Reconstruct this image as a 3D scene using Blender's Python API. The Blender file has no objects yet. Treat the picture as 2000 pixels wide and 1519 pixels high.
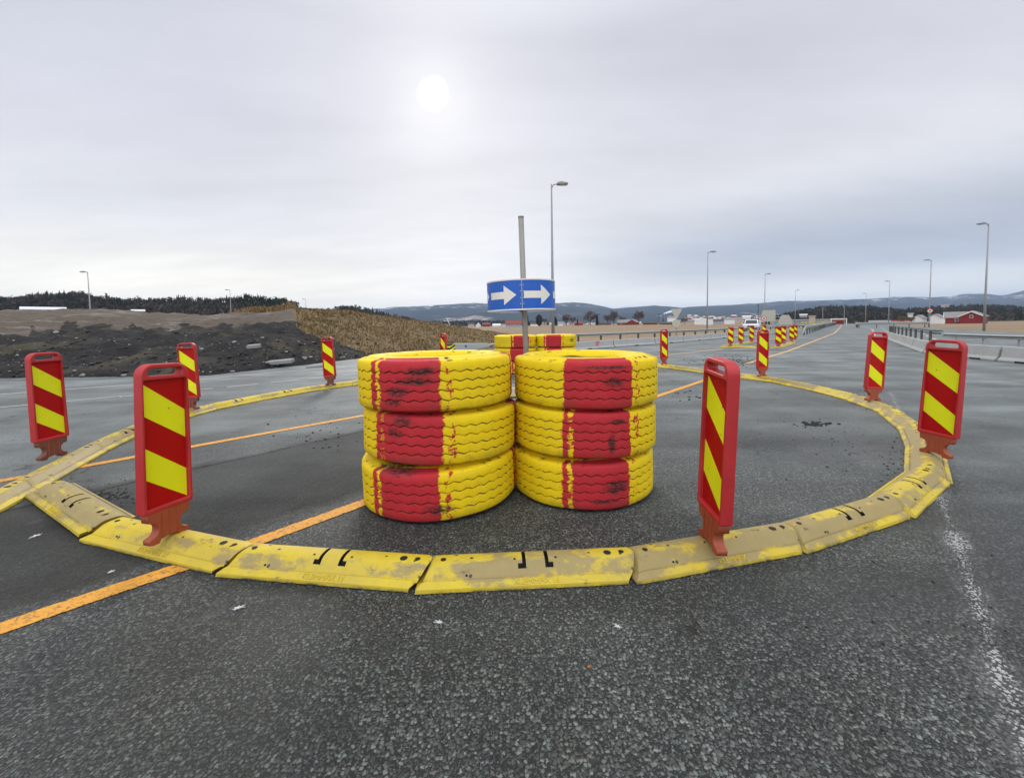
import bpy, bmesh, math, random
import numpy as np
from mathutils import Vector, Matrix, noise
random.seed(7); rng = np.random.default_rng(7)
C = bpy.context.scene
col = C.collection
R = math.radians

# ------------------------------------------------------------ camera
EYE = 1.236; FPX = 815.0; CY = 679.0; PITCH = R(3.083); ROLL = R(-0.94)
_right = Vector((1, 0, 0)); _fwd = Vector((0, math.cos(PITCH), -math.sin(PITCH))); _up = Vector((0, math.sin(PITCH), math.cos(PITCH)))
CR = _right*math.cos(ROLL)+_up*math.sin(ROLL); CU = _up*math.cos(ROLL)-_right*math.sin(ROLL)
cam = bpy.data.cameras.new('camera'); co = bpy.data.objects.new('camera', cam); col.objects.link(co)
m = Matrix.Identity(4)
for i in range(3):
    m[i][0] = CR[i]; m[i][1] = CU[i]; m[i][2] = -_fwd[i]
m[2][3] = EYE
co.matrix_world = m
cam.sensor_fit = 'HORIZONTAL'; cam.sensor_width = 36; cam.lens = 36*FPX/2000
cam.shift_y = -(759.5-CY)/2000; cam.clip_start = 0.05; cam.clip_end = 40000
C.camera = co

# ------------------------------------------------------------ sky, sun, exposure
SUN_AZ = R(-9.9); SUN_EL = R(28.06)
sdir = Vector((math.sin(SUN_AZ)*math.cos(SUN_EL), math.cos(SUN_AZ)*math.cos(SUN_EL), math.sin(SUN_EL)))
C.view_settings.view_transform = 'Standard'; C.view_settings.look = 'None'
C.view_settings.exposure = 0.2; C.view_settings.gamma = 1.0; C.view_settings.use_curve_mapping = False
SKY_STRENGTH = 0.1
sun = bpy.data.lights.new('sun', 'SUN'); sun.energy = 1.2; sun.angle = R(12); sun.color = (1.0, 0.96, 0.9)
so = bpy.data.objects.new('sun', sun); col.objects.link(so)
so.rotation_euler = (-sdir).to_track_quat('-Z', 'Y').to_euler()
try:
    C.cycles.use_denoising = True
    C.cycles.max_bounces = 6; C.cycles.volume_bounces = 0; C.cycles.transparent_max_bounces = 8
except Exception: pass

class NT:
    def __init__(s, tree): s.t = tree; s.n = tree.nodes; s.l = tree.links
    def node(s, typ, **kw):
        n = s.n.new(typ)
        for k, v in kw.items(): setattr(n, k, v)
        return n
    def put(s, sock, v):
        if isinstance(v, bpy.types.NodeSocket): s.l.new(v, sock)
        elif isinstance(v, (int, float)):
            try: sock.default_value = v
            except TypeError: sock.default_value = (v, v, v, 1) if len(sock.default_value) == 4 else (v, v, v)
        else:
            v = tuple(v)
            if len(sock.default_value) == 4 and len(v) == 3: v = v+(1,)
            sock.default_value = v
    def math(s, op, a, b=0.0, c=None, clamp=False):
        n = s.node('ShaderNodeMath', operation=op); n.use_clamp = clamp
        s.put(n.inputs[0], a); s.put(n.inputs[1], b)
        if c is not None: s.put(n.inputs[2], c)
        return n.outputs[0]
    def vm(s, op, a, b=None, out=0):
        n = s.node('ShaderNodeVectorMath', operation=op); s.put(n.inputs[0], a)
        if b is not None: s.put(n.inputs['Scale'] if op == 'SCALE' else n.inputs[1], b)
        return n.outputs[out]
    def mix(s, f, a, b, mode='MIX'):
        n = s.node('ShaderNodeMix', data_type='RGBA', blend_type=mode)
        n.clamp_factor = True
        s.put(n.inputs[0], f); s.put(n.inputs[6], a); s.put(n.inputs[7], b); return n.outputs[2]
    def step(s, x, a, b, lo=0.0, hi=1.0):
        n = s.node('ShaderNodeMapRange', interpolation_type='SMOOTHSTEP'); n.clamp = True
        s.put(n.inputs[0], x); s.put(n.inputs[1], a); s.put(n.inputs[2], b); s.put(n.inputs[3], lo); s.put(n.inputs[4], hi)
        return n.outputs[0]
    def noise(s, vec, scale, detail=4, rough=0.55, w=None, out=0):
        n = s.node('ShaderNodeTexNoise')
        if w is not None:
            n.noise_dimensions = '4D'; s.put(n.inputs['W'], w)
        s.put(n.inputs['Vector'], vec); s.put(n.inputs['Scale'], scale); s.put(n.inputs['Detail'], detail); s.put(n.inputs['Roughness'], rough)
        return n.outputs[out]
    def voro(s, vec, scale, feature='F1', dims='3D', rand=1.0):
        n = s.node('ShaderNodeTexVoronoi', feature=feature, voronoi_dimensions=dims)
        s.put(n.inputs['Vector'], vec); s.put(n.inputs['Scale'], scale); s.put(n.inputs['Randomness'], rand); return n
    def sep(s, v):
        n = s.node('ShaderNodeSeparateXYZ'); s.put(n.inputs[0], v); return n.outputs
    def comb(s, x, y, z):
        n = s.node('ShaderNodeCombineXYZ'); s.put(n.inputs[0], x); s.put(n.inputs[1], y); s.put(n.inputs[2], z); return n.outputs[0]
    def mapping(s, v, rot=(0, 0, 0), scale=(1, 1, 1), loc=(0, 0, 0)):
        n = s.node('ShaderNodeMapping'); s.put(n.inputs['Vector'], v)
        n.inputs['Rotation'].default_value = rot; n.inputs['Scale'].default_value = scale; n.inputs['Location'].default_value = loc
        return n.outputs[0]

W = bpy.data.worlds.new('World'); C.world = W; W.use_nodes = True
t = NT(W.node_tree); t.n.clear()
geo = t.node('ShaderNodeTexCoord').outputs['Generated']
d = t.vm('NORMALIZE', geo); dx, dy, dz = t.sep(d)
cr = t.node('ShaderNodeValToRGB'); e = cr.color_ramp.elements
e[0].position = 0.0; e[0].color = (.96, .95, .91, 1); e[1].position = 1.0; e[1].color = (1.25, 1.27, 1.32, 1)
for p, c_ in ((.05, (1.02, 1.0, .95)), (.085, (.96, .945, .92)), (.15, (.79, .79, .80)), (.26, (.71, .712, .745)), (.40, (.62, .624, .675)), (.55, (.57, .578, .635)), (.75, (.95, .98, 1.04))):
    q = e.new(p); q.color = c_+(1,)
t.put(cr.inputs[0], dz)
base = cr.outputs[0]
# cloud streaks on a flat cloud layer
inv = t.math('DIVIDE', 1.0, t.math('ADD', t.math('MAXIMUM', dz, 0.0), 0.16))
layer = t.comb(t.math('MULTIPLY', dx, inv), t.math('MULTIPLY', dy, inv), 0.0)
n1 = t.noise(t.mapping(layer, rot=(0, 0, R(25)), scale=(.55, 1.0, 1)), 0.9, 5, .5)
n2 = t.noise(t.mapping(layer, rot=(0, 0, R(-15)), scale=(.5, 1.2, 1), loc=(3, 1, 0)), 2.6, 6, .55)
cl = t.math('ADD', t.math('MULTIPLY', n1, .46), t.math('MULTIPLY', n2, .26))
base = t.vm('SCALE', base, t.math('ADD', cl, .65))
# darker blue grey bank low on the right
bank = t.math('MULTIPLY', t.step(dx, -.05, .55), t.math('MULTIPLY', t.step(dz, .05, .11), t.step(dz, .13, .29, 1, 0)))
bank = t.math('MULTIPLY', bank, t.step(n1, .3, .6, .7, 1.0))
base = t.mix(bank, base, t.mix(1.0, base, (.50, .56, .67), 'MULTIPLY'))
rb = t.math('MULTIPLY', t.step(dx, .25, .75), t.step(dz, .0, .12, 1, 0))
base = t.mix(rb, base, t.mix(1.0, base, (.74, .80, .88), 'MULTIPLY'))
# left low sky is warmer and brighter
lb = t.math('MULTIPLY', t.step(dx, -.05, -.55), t.math('MULTIPLY', t.step(dz, .22, .09), 1))
base = t.mix(lb, base, t.mix(1.0, base, (1.12, 1.085, .99), 'MULTIPLY'))
# upper left darker
ul = t.math('MULTIPLY', t.step(dx, -.1, -.6), t.step(dz, .2, .4))
base = t.mix(ul, base, t.mix(1.0, base, (.93, .935, .955), 'MULTIPLY'))
# the veiled sun
dd = t.vm('DOT_PRODUCT', d, tuple(sdir), out=1); dp = t.math('MAXIMUM', dd, 0.0)
warp = t.math('MULTIPLY', t.math('SUBTRACT', t.noise(d, 24, 4), .5), .0006)
disc = t.step(t.math('ADD', dd, warp), math.cos(R(2.0)), math.cos(R(.5)))
glow = t.math('ADD', t.math('MULTIPLY', t.math('POWER', dp, 260), .12), t.math('MULTIPLY', t.math('POWER', dp, 16), .10))
base = t.vm('ADD', base, t.vm('SCALE', (1.0, .99, .97), t.math('ADD', glow, t.math('MULTIPLY', disc, .5))))
# unseen sky behind the camera, brightened as added fill for camera-facing surfaces
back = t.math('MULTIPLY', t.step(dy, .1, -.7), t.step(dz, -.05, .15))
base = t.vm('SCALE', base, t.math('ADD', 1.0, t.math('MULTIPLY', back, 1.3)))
sk = t.node('ShaderNodeTexSky', sky_type='NISHITA'); sk.sun_disc = False; sk.sun_elevation = SUN_EL; sk.sun_rotation = SUN_AZ
colr = t.mix(.95, sk.outputs[0], t.vm('SCALE', base, 1.0/SKY_STRENGTH))
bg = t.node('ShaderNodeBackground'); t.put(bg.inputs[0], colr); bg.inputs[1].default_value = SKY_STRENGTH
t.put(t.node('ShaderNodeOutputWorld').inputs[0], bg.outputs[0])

# ------------------------------------------------------------ measuring helpers: a pixel of the survey photo -> a place
def ray(px, py): return CR*((px-1000)/FPX)-CU*((py-CY)/FPX)+_fwd
def gp(px, py, z=0.0):
    r = ray(px, py); k = (EYE-z)/-r.z; return Vector((r.x*k, r.y*k, z))
def at(px, py, Y):
    r = ray(px, py); k = Y/r.y; return Vector((r.x*k, Y, r.z*k+EYE))

# ------------------------------------------------------------ mesh helpers
class MB:
    def __init__(s): s.v = []; s.f = []; s.m = []
    def add(s, vs, fs, mi=0):
        o = len(s.v); s.v += [tuple(v) for v in vs]; s.f += [tuple(i+o for i in f) for f in fs]; s.m += [mi]*len(fs); return s
    def box(s, c, sz, rz=0, mi=0, M=None):
        x, y, z = (k/2 for k in sz)
        vs = [Vector((a*x, b*y, g*z)) for a in (-1, 1) for b in (-1, 1) for g in (-1, 1)]
        M = M or Matrix.Translation(Vector(c)) @ Matrix.Rotation(rz, 4, 'Z')
        return s.add([M @ v for v in vs], [(0, 1, 3, 2), (4, 6, 7, 5), (0, 4, 5, 1), (2, 3, 7, 6), (0, 2, 6, 4), (1, 5, 7, 3)], mi)
    def tube(s, pts, rad, n=8, mi=0, cap=True):
        pts = [Vector(p) for p in pts]; rs = rad if isinstance(rad, (list, tuple)) else [rad]*len(pts)
        rings = []; prev = None
        for i, p in enumerate(pts):
            a = pts[max(i-1, 0)]; b = pts[min(i+1, len(pts)-1)]; tg = (b-a).normalized()
            if prev is None:
                u = tg.orthogonal().normalized()
            else:
                u = (prev-tg*prev.dot(tg)).normalized()
            prev = u; w = tg.cross(u)
            rings.append([p+(u*math.cos(2*math.pi*k/n)+w*math.sin(2*math.pi*k/n))*rs[i] for k in range(n)])
        vs = [v for r_ in rings for v in r_]; fs = []
        for i in range(len(pts)-1):
            for k in range(n):
                fs.append((i*n+k, i*n+(k+1) % n, (i+1)*n+(k+1) % n, (i+1)*n+k))
        if cap: fs += [tuple(range(n))[::-1], tuple((len(pts)-1)*n+k for k in range(n))]
        return s.add(vs, fs, mi)
    def prism(s, poly, axis, a, b, mi=0, M=None):
        n = len(poly); vs = []
        for q in (a, b):
            for (u, w) in poly:
                v = {'x': (q, u, w), 'y': (u, q, w), 'z': (u, w, q)}[axis]; vs.append(M @ Vector(v) if M else v)
        fs = [tuple(range(n))[::-1], tuple(range(n, 2*n))]+[(i, (i+1) % n, n+(i+1) % n, n+i) for i in range(n)]
        return s.add(vs, fs, mi)
    def build(s, name, mats, parent=None, smooth=False, bevel=0, loc=None, rz=0, fixn=True):
        me = bpy.data.meshes.new(name); me.from_pydata(s.v, [], s.f); me.update()
        if not isinstance(mats, (list, tuple)): mats = [mats]
        for k in mats: me.materials.append(k)
        me.polygons.foreach_set('material_index', s.m)
        if fixn:
            bm = bmesh.new(); bm.from_mesh(me); bmesh.ops.recalc_face_normals(bm, faces=bm.faces); bm.to_mesh(me); bm.free()
        if smooth: me.polygons.foreach_set('use_smooth', [True]*len(me.polygons))
        o = bpy.data.objects.new(name, me); col.objects.link(o)
        if parent: o.parent = parent
        if loc is not None: o.location = loc
        o.rotation_euler.z = rz
        if bevel:
            b = o.modifiers.new('bevel', 'BEVEL'); b.width = bevel; b.segments = 2; b.limit_method = 'ANGLE'; b.angle_limit = R(40)
        return o
def tag(o, label=None, cat=None, group=None, kind=None):
    if label: o['label'] = label
    if cat: o['category'] = cat
    if group: o['group'] = group
    if kind: o['kind'] = kind
    return o
def empty(name, loc=(0, 0, 0), rz=0, label=None, cat=None, group=None):
    o = bpy.data.objects.new(name, None); col.objects.link(o); o.location = loc; o.rotation_euler.z = rz; o.empty_display_size = .2
    return tag(o, label, cat, group)
def copy_tree(o, parent=None):
    c = o.copy(); col.objects.link(c); c.parent = parent
    for ch in list(o.children): copy_tree(ch, c)
    return c
def from_curve(name, outlines, ext, bev, mat, parent=None, M=None, res=2):
    """flat plate with holes, bevelled all round (outline in x,z; thickness along y)"""
    cu = bpy.data.curves.new(name, 'CURVE'); cu.dimensions = '2D'; cu.fill_mode = 'BOTH'; cu.extrude = ext; cu.bevel_depth = bev; cu.bevel_resolution = res
    if bev: cu.offset = -bev
    for ol in outlines:
        sp = cu.splines.new('POLY'); sp.points.add(len(ol)-1); sp.use_cyclic_u = True
        for p, (u, w) in zip(sp.points, ol): p.co = (u, w, 0, 1)
    o = bpy.data.objects.new(name, cu); col.objects.link(o)
    bpy.context.view_layer.update()
    me = bpy.data.meshes.new_from_object(o.evaluated_get(bpy.context.evaluated_depsgraph_get()))
    bpy.data.objects.remove(o); bpy.data.curves.remove(cu)
    me.transform((M or Matrix.Identity(4)) @ Matrix.Rotation(R(90), 4, 'X'))
    me.materials.clear(); me.materials.append(mat); me.name = name
    o = bpy.data.objects.new(name, me); col.objects.link(o)
    if parent: o.parent = parent
    return o
def text_mesh(name, txt, size, ext, mat, parent=None, M=None, shear=0):
    cu = bpy.data.curves.new(name, 'FONT'); cu.body = txt; cu.size = size; cu.extrude = ext; cu.align_x = 'CENTER'; cu.align_y = 'CENTER'; cu.shear = shear; cu.resolution_u = 3
    o = bpy.data.objects.new(name, cu); col.objects.link(o); bpy.context.view_layer.update()
    me = bpy.data.meshes.new_from_object(o.evaluated_get(bpy.context.evaluated_depsgraph_get()))
    bpy.data.objects.remove(o); bpy.data.curves.remove(cu)
    if M: me.transform(M)
    me.materials.clear(); me.materials.append(mat)
    o = bpy.data.objects.new(name, me); col.objects.link(o)
    if parent: o.parent = parent
    return o
def rrect(x0, z0, x1, z1, r, n=6):
    o = []
    for cx, cz, a in ((x1-r, z0+r, -90), (x1-r, z1-r, 0), (x0+r, z1-r, 90), (x0+r, z0+r, 180)):
        for k in range(n+1):
            q = R(a+90*k/n); o.append((cx+r*math.cos(q), cz+r*math.sin(q)))
    return o
def circle(cx, cz, r, n=24): return [(cx+r*math.cos(2*math.pi*k/n), cz+r*math.sin(2*math.pi*k/n)) for k in range(n)]

# ------------------------------------------------------------ materials
def new_mat(name):
    mt = bpy.data.materials.new(name); mt.use_nodes = True; t = NT(mt.node_tree); t.n.clear()
    b = t.node('ShaderNodeBsdfPrincipled'); o = t.node('ShaderNodeOutputMaterial'); t.l.new(b.outputs[0], o.inputs[0])
    return mt, t, b, o
def bump(t, b, h, strength=.5, dist=.01, base=None):
    n = t.node('ShaderNodeBump'); t.put(n.inputs['Height'], h); n.inputs['Strength'].default_value = strength; n.inputs['Distance'].default_value = dist
    if base is not None: t.put(n.inputs['Normal'], base)
    t.put(b.inputs['Normal'], n.outputs[0]); return n.outputs[0]
def plain(name, c, rough=.6, metal=0, var=.18, scale=6, dirt=None, bmp=0, spec=.5):
    mt, t, b, o = new_mat(name)
    oc = t.node('ShaderNodeTexCoord').outputs['Object']; ri = t.node('ShaderNodeObjectInfo').outputs['Random']
    w = t.math('MULTIPLY', ri, 37.0)
    n = t.noise(oc, scale, 6, .6, w)
    cc = t.mix(n, tuple(k*(1-var*1.6) for k in c), tuple(min(1, k*(1+var)) for k in c))
    if dirt:
        dn = t.noise(oc, scale*2.7, 6, .7, t.math('ADD', w, 5.0))
        cc = t.mix(t.step(dn, .56, .78, 0, .75), cc, dirt)
    t.put(b.inputs['Base Color'], cc); t.put(b.inputs['Metallic'], metal); t.put(b.inputs['Specular IOR Level'], spec)
    t.put(b.inputs['Roughness'], t.math('ADD', rough-.08, t.math('MULTIPLY', n, .16)))
    if bmp: bump(t, b, t.noise(oc, scale*12, 4), bmp, .004)
    return mt

def stone_field(t, p):
    """aggregate of the road: returns colour, height"""
    warp = t.vm('ADD', p, t.vm('SCALE', t.vm('SUBTRACT', t.noise(p, 70, 3, .6, out=1), (.5, .5, .5)), .016))
    v1 = t.voro(warp, 82, 'F1', '2D'); v2 = t.voro(warp, 150, 'F1', '2D'); v3 = t.voro(p, 300, 'F1', '2D')
    r1 = t.sep(v1.outputs['Color']); r2 = t.sep(v2.outputs['Color']); r3 = t.sep(v3.outputs['Color'])
    d1 = t.math('SUBTRACT', 1.0, t.math('POWER', t.math('MULTIPLY', v1.outputs['Distance'], t.math('ADD', 1.35, r1[2])), 2.0))
    d2 = t.math('SUBTRACT', 1.0, t.math('POWER', t.math('MULTIPLY', v2.outputs['Distance'], t.math('ADD', 1.4, r2[2])), 2.0))
    s1 = t.math('MULTIPLY', t.step(d1, .0, .55), t.step(r1[0], .12, .35)); s2 = t.math('MULTIPLY', t.step(d2, .05, .6), t.step(r2[0], .3, .6))
    fine = t.math('MULTIPLY', t.step(v3.outputs['Distance'], .5, .2), t.step(r3[0], .4, .9))
    l1 = t.math('MULTIPLY', s1, t.math('ADD', .042, t.math('MULTIPLY', t.math('POWER', r1[1], 2.4), .19)))
    l2 = t.math('MULTIPLY', s2, t.math('ADD', .032, t.math('MULTIPLY', t.math('POWER', r2[1], 2.2), .12)))
    lum = t.math('ADD', .012, t.math('ADD', t.math('MAXIMUM', l1, l2), t.math('MULTIPLY', fine, .035)))
    tint = t.mix(r1[0], (.85, 1.04, .95), (1.0, 1.0, .90))
    c = t.mix(1.0, t.comb(lum, lum, lum), tint, 'MULTIPLY')
    h = t.math('ADD', t.math('MAXIMUM', t.math('MULTIPLY', s1, t.math('ADD', .5, t.math('MULTIPLY', d1, .5))), t.math('MULTIPLY', s2, .55)), t.math('MULTIPLY', fine, .2))
    return c, h
ROADDIR = R(50)   # the through road runs 50 degrees from +X
def asphalt():
    mt, t, b, o = new_mat('asphalt')
    p = t.node('ShaderNodeNewGeometry').outputs['Position']
    c, h = stone_field(t, p)
    big = t.noise(p, .55, 5, .55)
    al = t.mapping(p, rot=(0, 0, -ROADDIR), scale=(.12, 1.0, 1))
    u = t.sep(t.mapping(p, rot=(0, 0, -ROADDIR)))
    streak = t.noise(al, 1.5, 4, .55)
    # wear: dusty pale wheel paths and darker, finer patches; distant sheen painted in as paleness
    dust_sheen = t.math('MULTIPLY', t.step(streak, .42, .66), t.step(big, .3, .65, .55, 1.0))
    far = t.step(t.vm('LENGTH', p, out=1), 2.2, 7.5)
    dust_sheen = t.math('MULTIPLY', dust_sheen, t.math('ADD', .12, t.math('MULTIPLY', far, .88)))
    c = t.mix(t.math('MULTIPLY', dust_sheen, .6), c, (.222, .248, .240))
    c = t.mix(t.math('MULTIPLY', far, .5), c, (.205, .230, .226))  # paler with distance: grazing sky reflection painted into the asphalt colour
    # older, smoother strip left of the first orange line
    wob = t.math('MULTIPLY', t.math('SUBTRACT', t.noise(p, 1.6, 4), .5), .5)
    v = t.math('ADD', u[1], wob)
    strip = t.math('MULTIPLY', t.step(v, 2.75, 2.95), t.step(v, 4.75, 4.55))
    strip = t.math('MULTIPLY', strip, t.step(t.sep(p)[1], 7.5, 5.5))
    c = t.mix(t.math('MULTIPLY', strip, .8), c, t.mix(t.noise(p, 30, 5), (.028, .029, .027), (.075, .076, .07)))
    lum_v = t.noise(t.vm('ADD', p, (3, 7, 0)), .75, 4, .55)
    c = t.vm('SCALE', c, t.step(lum_v, .3, .7, .60, 1.2))
    # tyre-polished tracks, brown film, seam and cracks, damp patches
    track = t.step(t.noise(t.mapping(p, rot=(0, 0, -ROADDIR), scale=(.05, 1, 1), loc=(0, 2.3, 0)), 1.15, 3, .5), .50, .64)
    c = t.mix(t.math('MULTIPLY', track, .42), c, t.vm('SCALE', c, .42))
    film = t.step(t.noise(t.vm('ADD', p, (5, 1, 0)), 1.9, 5, .6), .52, .72)
    c = t.mix(t.math('MULTIPLY', film, .5), c, t.mix(1.0, c, (1.06, .93, .84), 'MULTIPLY'))
    seamd = t.math('ABSOLUTE', t.math('SUBTRACT', t.math('ADD', u[1], t.math('MULTIPLY', t.math('SUBTRACT', t.noise(p, 3, 5, .6), .5), .16)), 4.55))
    seam = t.math('MULTIPLY', t.step(seamd, .022, .008), t.step(t.noise(p, 1.3, 4), .42, .5))
    ck = t.voro(t.vm('ADD', p, t.vm('SCALE', t.noise(p, 2.2, 5, .65, out=1), .9)), .42, 'DISTANCE_TO_EDGE', '2D')
    crack = t.math('MULTIPLY', t.step(ck.outputs[0], .0055, .002), t.step(t.noise(t.vm('ADD', p, (11, 5, 0)), .5, 3), .50, .56))
    c = t.mix(t.math('MULTIPLY', t.math('MAXIMUM', seam, crack), .85), c, (.012, .012, .011))
    damp = t.step(t.noise(t.mapping(p, rot=(0, 0, -ROADDIR), scale=(.35, 1, 1), loc=(7, 3, 0)), .62, 6, .62), .50, .62)
    c = t.mix(t.math('MULTIPLY', damp, .4), c, t.vm('SCALE', c, .55))
    # dark wet blotches and cracks
    bl = t.noise(t.mapping(p, rot=(0, 0, -ROADDIR), scale=(.4, 1, 1), loc=(4, 0, 0)), 1.1, 6, .62)
    blot = t.step(bl, .60, .70)
    c = t.mix(t.math('MULTIPLY', blot, .55), c, (.03, .03, .028))
    bl2 = t.step(t.noise(p, 7, 5, .6), .66, .74)
    c = t.mix(t.math('MULTIPLY', bl2, .4), c, (.028, .027, .025))
    pale = t.step(t.noise(t.vm('ADD', p, (9, 4, 0)), 3.2, 6, .65), .62, .72)
    c = t.mix(t.math('MULTIPLY', pale, .22), c, (.2, .2, .19))
    t.put(b.inputs['Base Color'], c)
    t.put(b.inputs['Roughness'], t.math('SUBTRACT', t.math('ADD', .54, t.math('MULTIPLY', big, .22)), t.math('ADD', t.math('MULTIPLY', blot, .14), t.math('MULTIPLY', damp, .2))))
    t.put(b.inputs['Specular IOR Level'], t.math('SUBTRACT', .45, t.math('MULTIPLY', strip, .36)))
    h = t.math('MULTIPLY', h, t.math('SUBTRACT', 1.0, t.math('MULTIPLY', strip, .6)))
    h = t.math('MULTIPLY', h, t.step(t.vm('LENGTH', p, out=1), 16, 5, .04, 1))
    bump(t, b, h, 1.0, .006)
    return mt
def sheet_mat(name, c, speck):
    mt, t, b, o = new_mat(name)
    oc = t.node('ShaderNodeTexCoord').outputs['Object']; w = t.math('MULTIPLY', t.node('ShaderNodeObjectInfo').outputs['Random'], 41.0)
    n = t.noise(oc, 7, 6, .65, w)
    cc = t.mix(n, tuple(k*.86 for k in c), c)
    smear = t.step(t.noise(t.mapping(oc, scale=(1.6, 1, .35)), 16, 6, .7, t.math('ADD', w, 3.0)), .57, .75, 0, .4)
    cc = t.mix(smear, cc, tuple(k*.55+.02 for k in c))
    scuff = t.step(t.noise(t.mapping(oc, scale=(1, 1, 1.3)), 21, 8, .75, t.math('ADD', w, 6.0)), .675, .70)
    cc = t.mix(t.math('MULTIPLY', scuff, .8), cc, speck)
    v = t.voro(t.vm('ADD', oc, t.comb(w, w, w)), 38); cc = t.mix(t.math('MULTIPLY', t.step(v.outputs['Distance'], .22, .12), t.step(t.sep(v.outputs['Color'])[0], .955, .96)), cc, speck)
    t.put(b.inputs['Base Color'], cc); t.put(b.inputs['Roughness'], t.math('ADD', .36, t.math('MULTIPLY', n, .2))); t.put(b.inputs['Specular IOR Level'], .2)
    return mt
def road_paint(name, c, wear=.5, keep=.5, dotty=False):
    mt, t, b, o = new_mat(name)
    p = t.node('ShaderNodeNewGeometry').outputs['Position']
    ac, h = stone_field(t, p)
    n = t.noise(p, 34, 6, .7); n2 = t.noise(p, 2.3, 4)
    cc = t.mix(t.noise(p, 9, 5), tuple(k*.72 for k in c), c)
    cc = t.mix(t.math('MULTIPLY', t.step(t.math('SUBTRACT', n, t.math('MULTIPLY', h, .12)), .44, .62), .65), cc, ac) if not dotty else cc
    t.put(b.inputs['Base Color'], cc); t.put(b.inputs['Roughness'], .65)
    tr = t.node('ShaderNodeBsdfTransparent')
    uv = t.node('ShaderNodeTexCoord').outputs['UV']; eu = t.sep(uv)[1]
    edge = t.math('ABSOLUTE', t.math('SUBTRACT', eu, .5))
    if dotty:
        f = t.math('ADD', t.math('MULTIPLY', h, .42), t.math('ADD', t.math('MULTIPLY', n, .55), t.math('MULTIPLY', n2, .75)))
        f = t.math('SUBTRACT', f, t.math('MULTIPLY', edge, .75))
        a = t.step(f, keep, keep+.14)
        a = t.math('MAXIMUM', a, t.math('MULTIPLY', t.step(edge, .5, .2), t.math('MULTIPLY', t.step(n2, .4, .65), .13)))
    else:
        f = t.math('ADD', t.math('MULTIPLY', n, .3), edge)
        a = t.step(f, .66, .60)
        a = t.math('MULTIPLY', a, t.step(t.math('ADD', n, t.math('MULTIPLY', n2, .6)), wear-.05, wear+.05))
    mx = t.node('ShaderNodeMixShader'); t.put(mx.inputs[0], a); t.l.new(tr.outputs[0], mx.inputs[1]); t.l.new(b.outputs[0], mx.inputs[2]); t.l.new(mx.outputs[0], o.inputs[0])
    bump(t, b, h, .6, .003)
    return mt
def terrain_mat():
    mt, t, b, o = new_mat('mound_soil')
    p = t.node('ShaderNodeNewGeometry').outputs['Position']
    def A(n): return t.node('ShaderNodeAttribute', attribute_name=n).outputs['Fac']
    n = t.noise(p, .55, 7, .65); nf = t.noise(p, 5, 6, .65); ns = t.noise(t.mapping(p, scale=(.25, .6, 1.6)), 1.0, 6, .65)
    earth = t.mix(nf, (.075, .058, .046), (.20, .162, .13)); earth = t.mix(t.step(ns, .5, .66), earth, (.27, .25, .215)); earth = t.mix(t.step(n, .52, .68, 0, .8), earth, (.12, .105, .06))
    black = t.mix(nf, (.012, .012, .014), (.05, .047, .045)); black = t.mix(t.step(ns, .48, .66, 0, .65), black, (.085, .078, .06)); black = t.mix(t.step(n, .55, .68, 0, .7), black, (.11, .095, .06))
    st = t.voro(p, 9.0); black = t.mix(t.math('MULTIPLY', t.step(st.outputs['Distance'], .3, .16), t.step(t.sep(st.outputs['Color'])[0], .86, .92)), black, (.2, .2, .195))
    grass = t.mix(nf, (.15, .105, .055), (.31, .22, .12)); grass = t.mix(t.step(ns, .48, .66), grass, (.13, .105, .04))
    kb = t.step(t.math('ADD', A('black'), t.math('MULTIPLY', t.math('SUBTRACT', t.noise(p, .9, 6, .65), .5), .9)), .42, .58)
    kg = t.step(t.math('ADD', A('grass'), t.math('MULTIPLY', t.math('SUBTRACT', t.noise(p, 1.1, 6, .65), .5), 1.2)), .42, .58)
    c = t.mix(kg, t.mix(kb, earth, black), grass)
    t.put(b.inputs['Base Color'], c); t.put(b.inputs['Roughness'], .95); t.put(b.inputs['Specular IOR Level'], .15)
    bump(t, b, t.math('ADD', nf, t.math('MULTIPLY', t.noise(p, 18, 4), .4)), 1.0, .18)
    return mt
def field_mat():
    mt, t, b, o = new_mat('winter_field')
    p = t.node('ShaderNodeNewGeometry').outputs['Position']
    n = t.noise(p, .03, 6, .6); nf = t.noise(p, 1.4, 6, .7)
    rows = t.noise(t.mapping(p, rot=(0, 0, R(-8)), scale=(.02, .5, 1)), 1.0, 5, .6)
    c = t.mix(nf, (.21, .15, .095), (.32, .235, .155)); c = t.mix(t.step(rows, .44, .62), c, (.19, .145, .09)); c = t.mix(t.step(n, .55, .7, 0, .6), c, (.22, .17, .11))
    t.put(b.inputs['Base Color'], c); t.put(b.inputs['Roughness'], .95); t.put(b.inputs['Specular IOR Level'], .1)
    bump(t, b, nf, .6, .05); return mt
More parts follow.
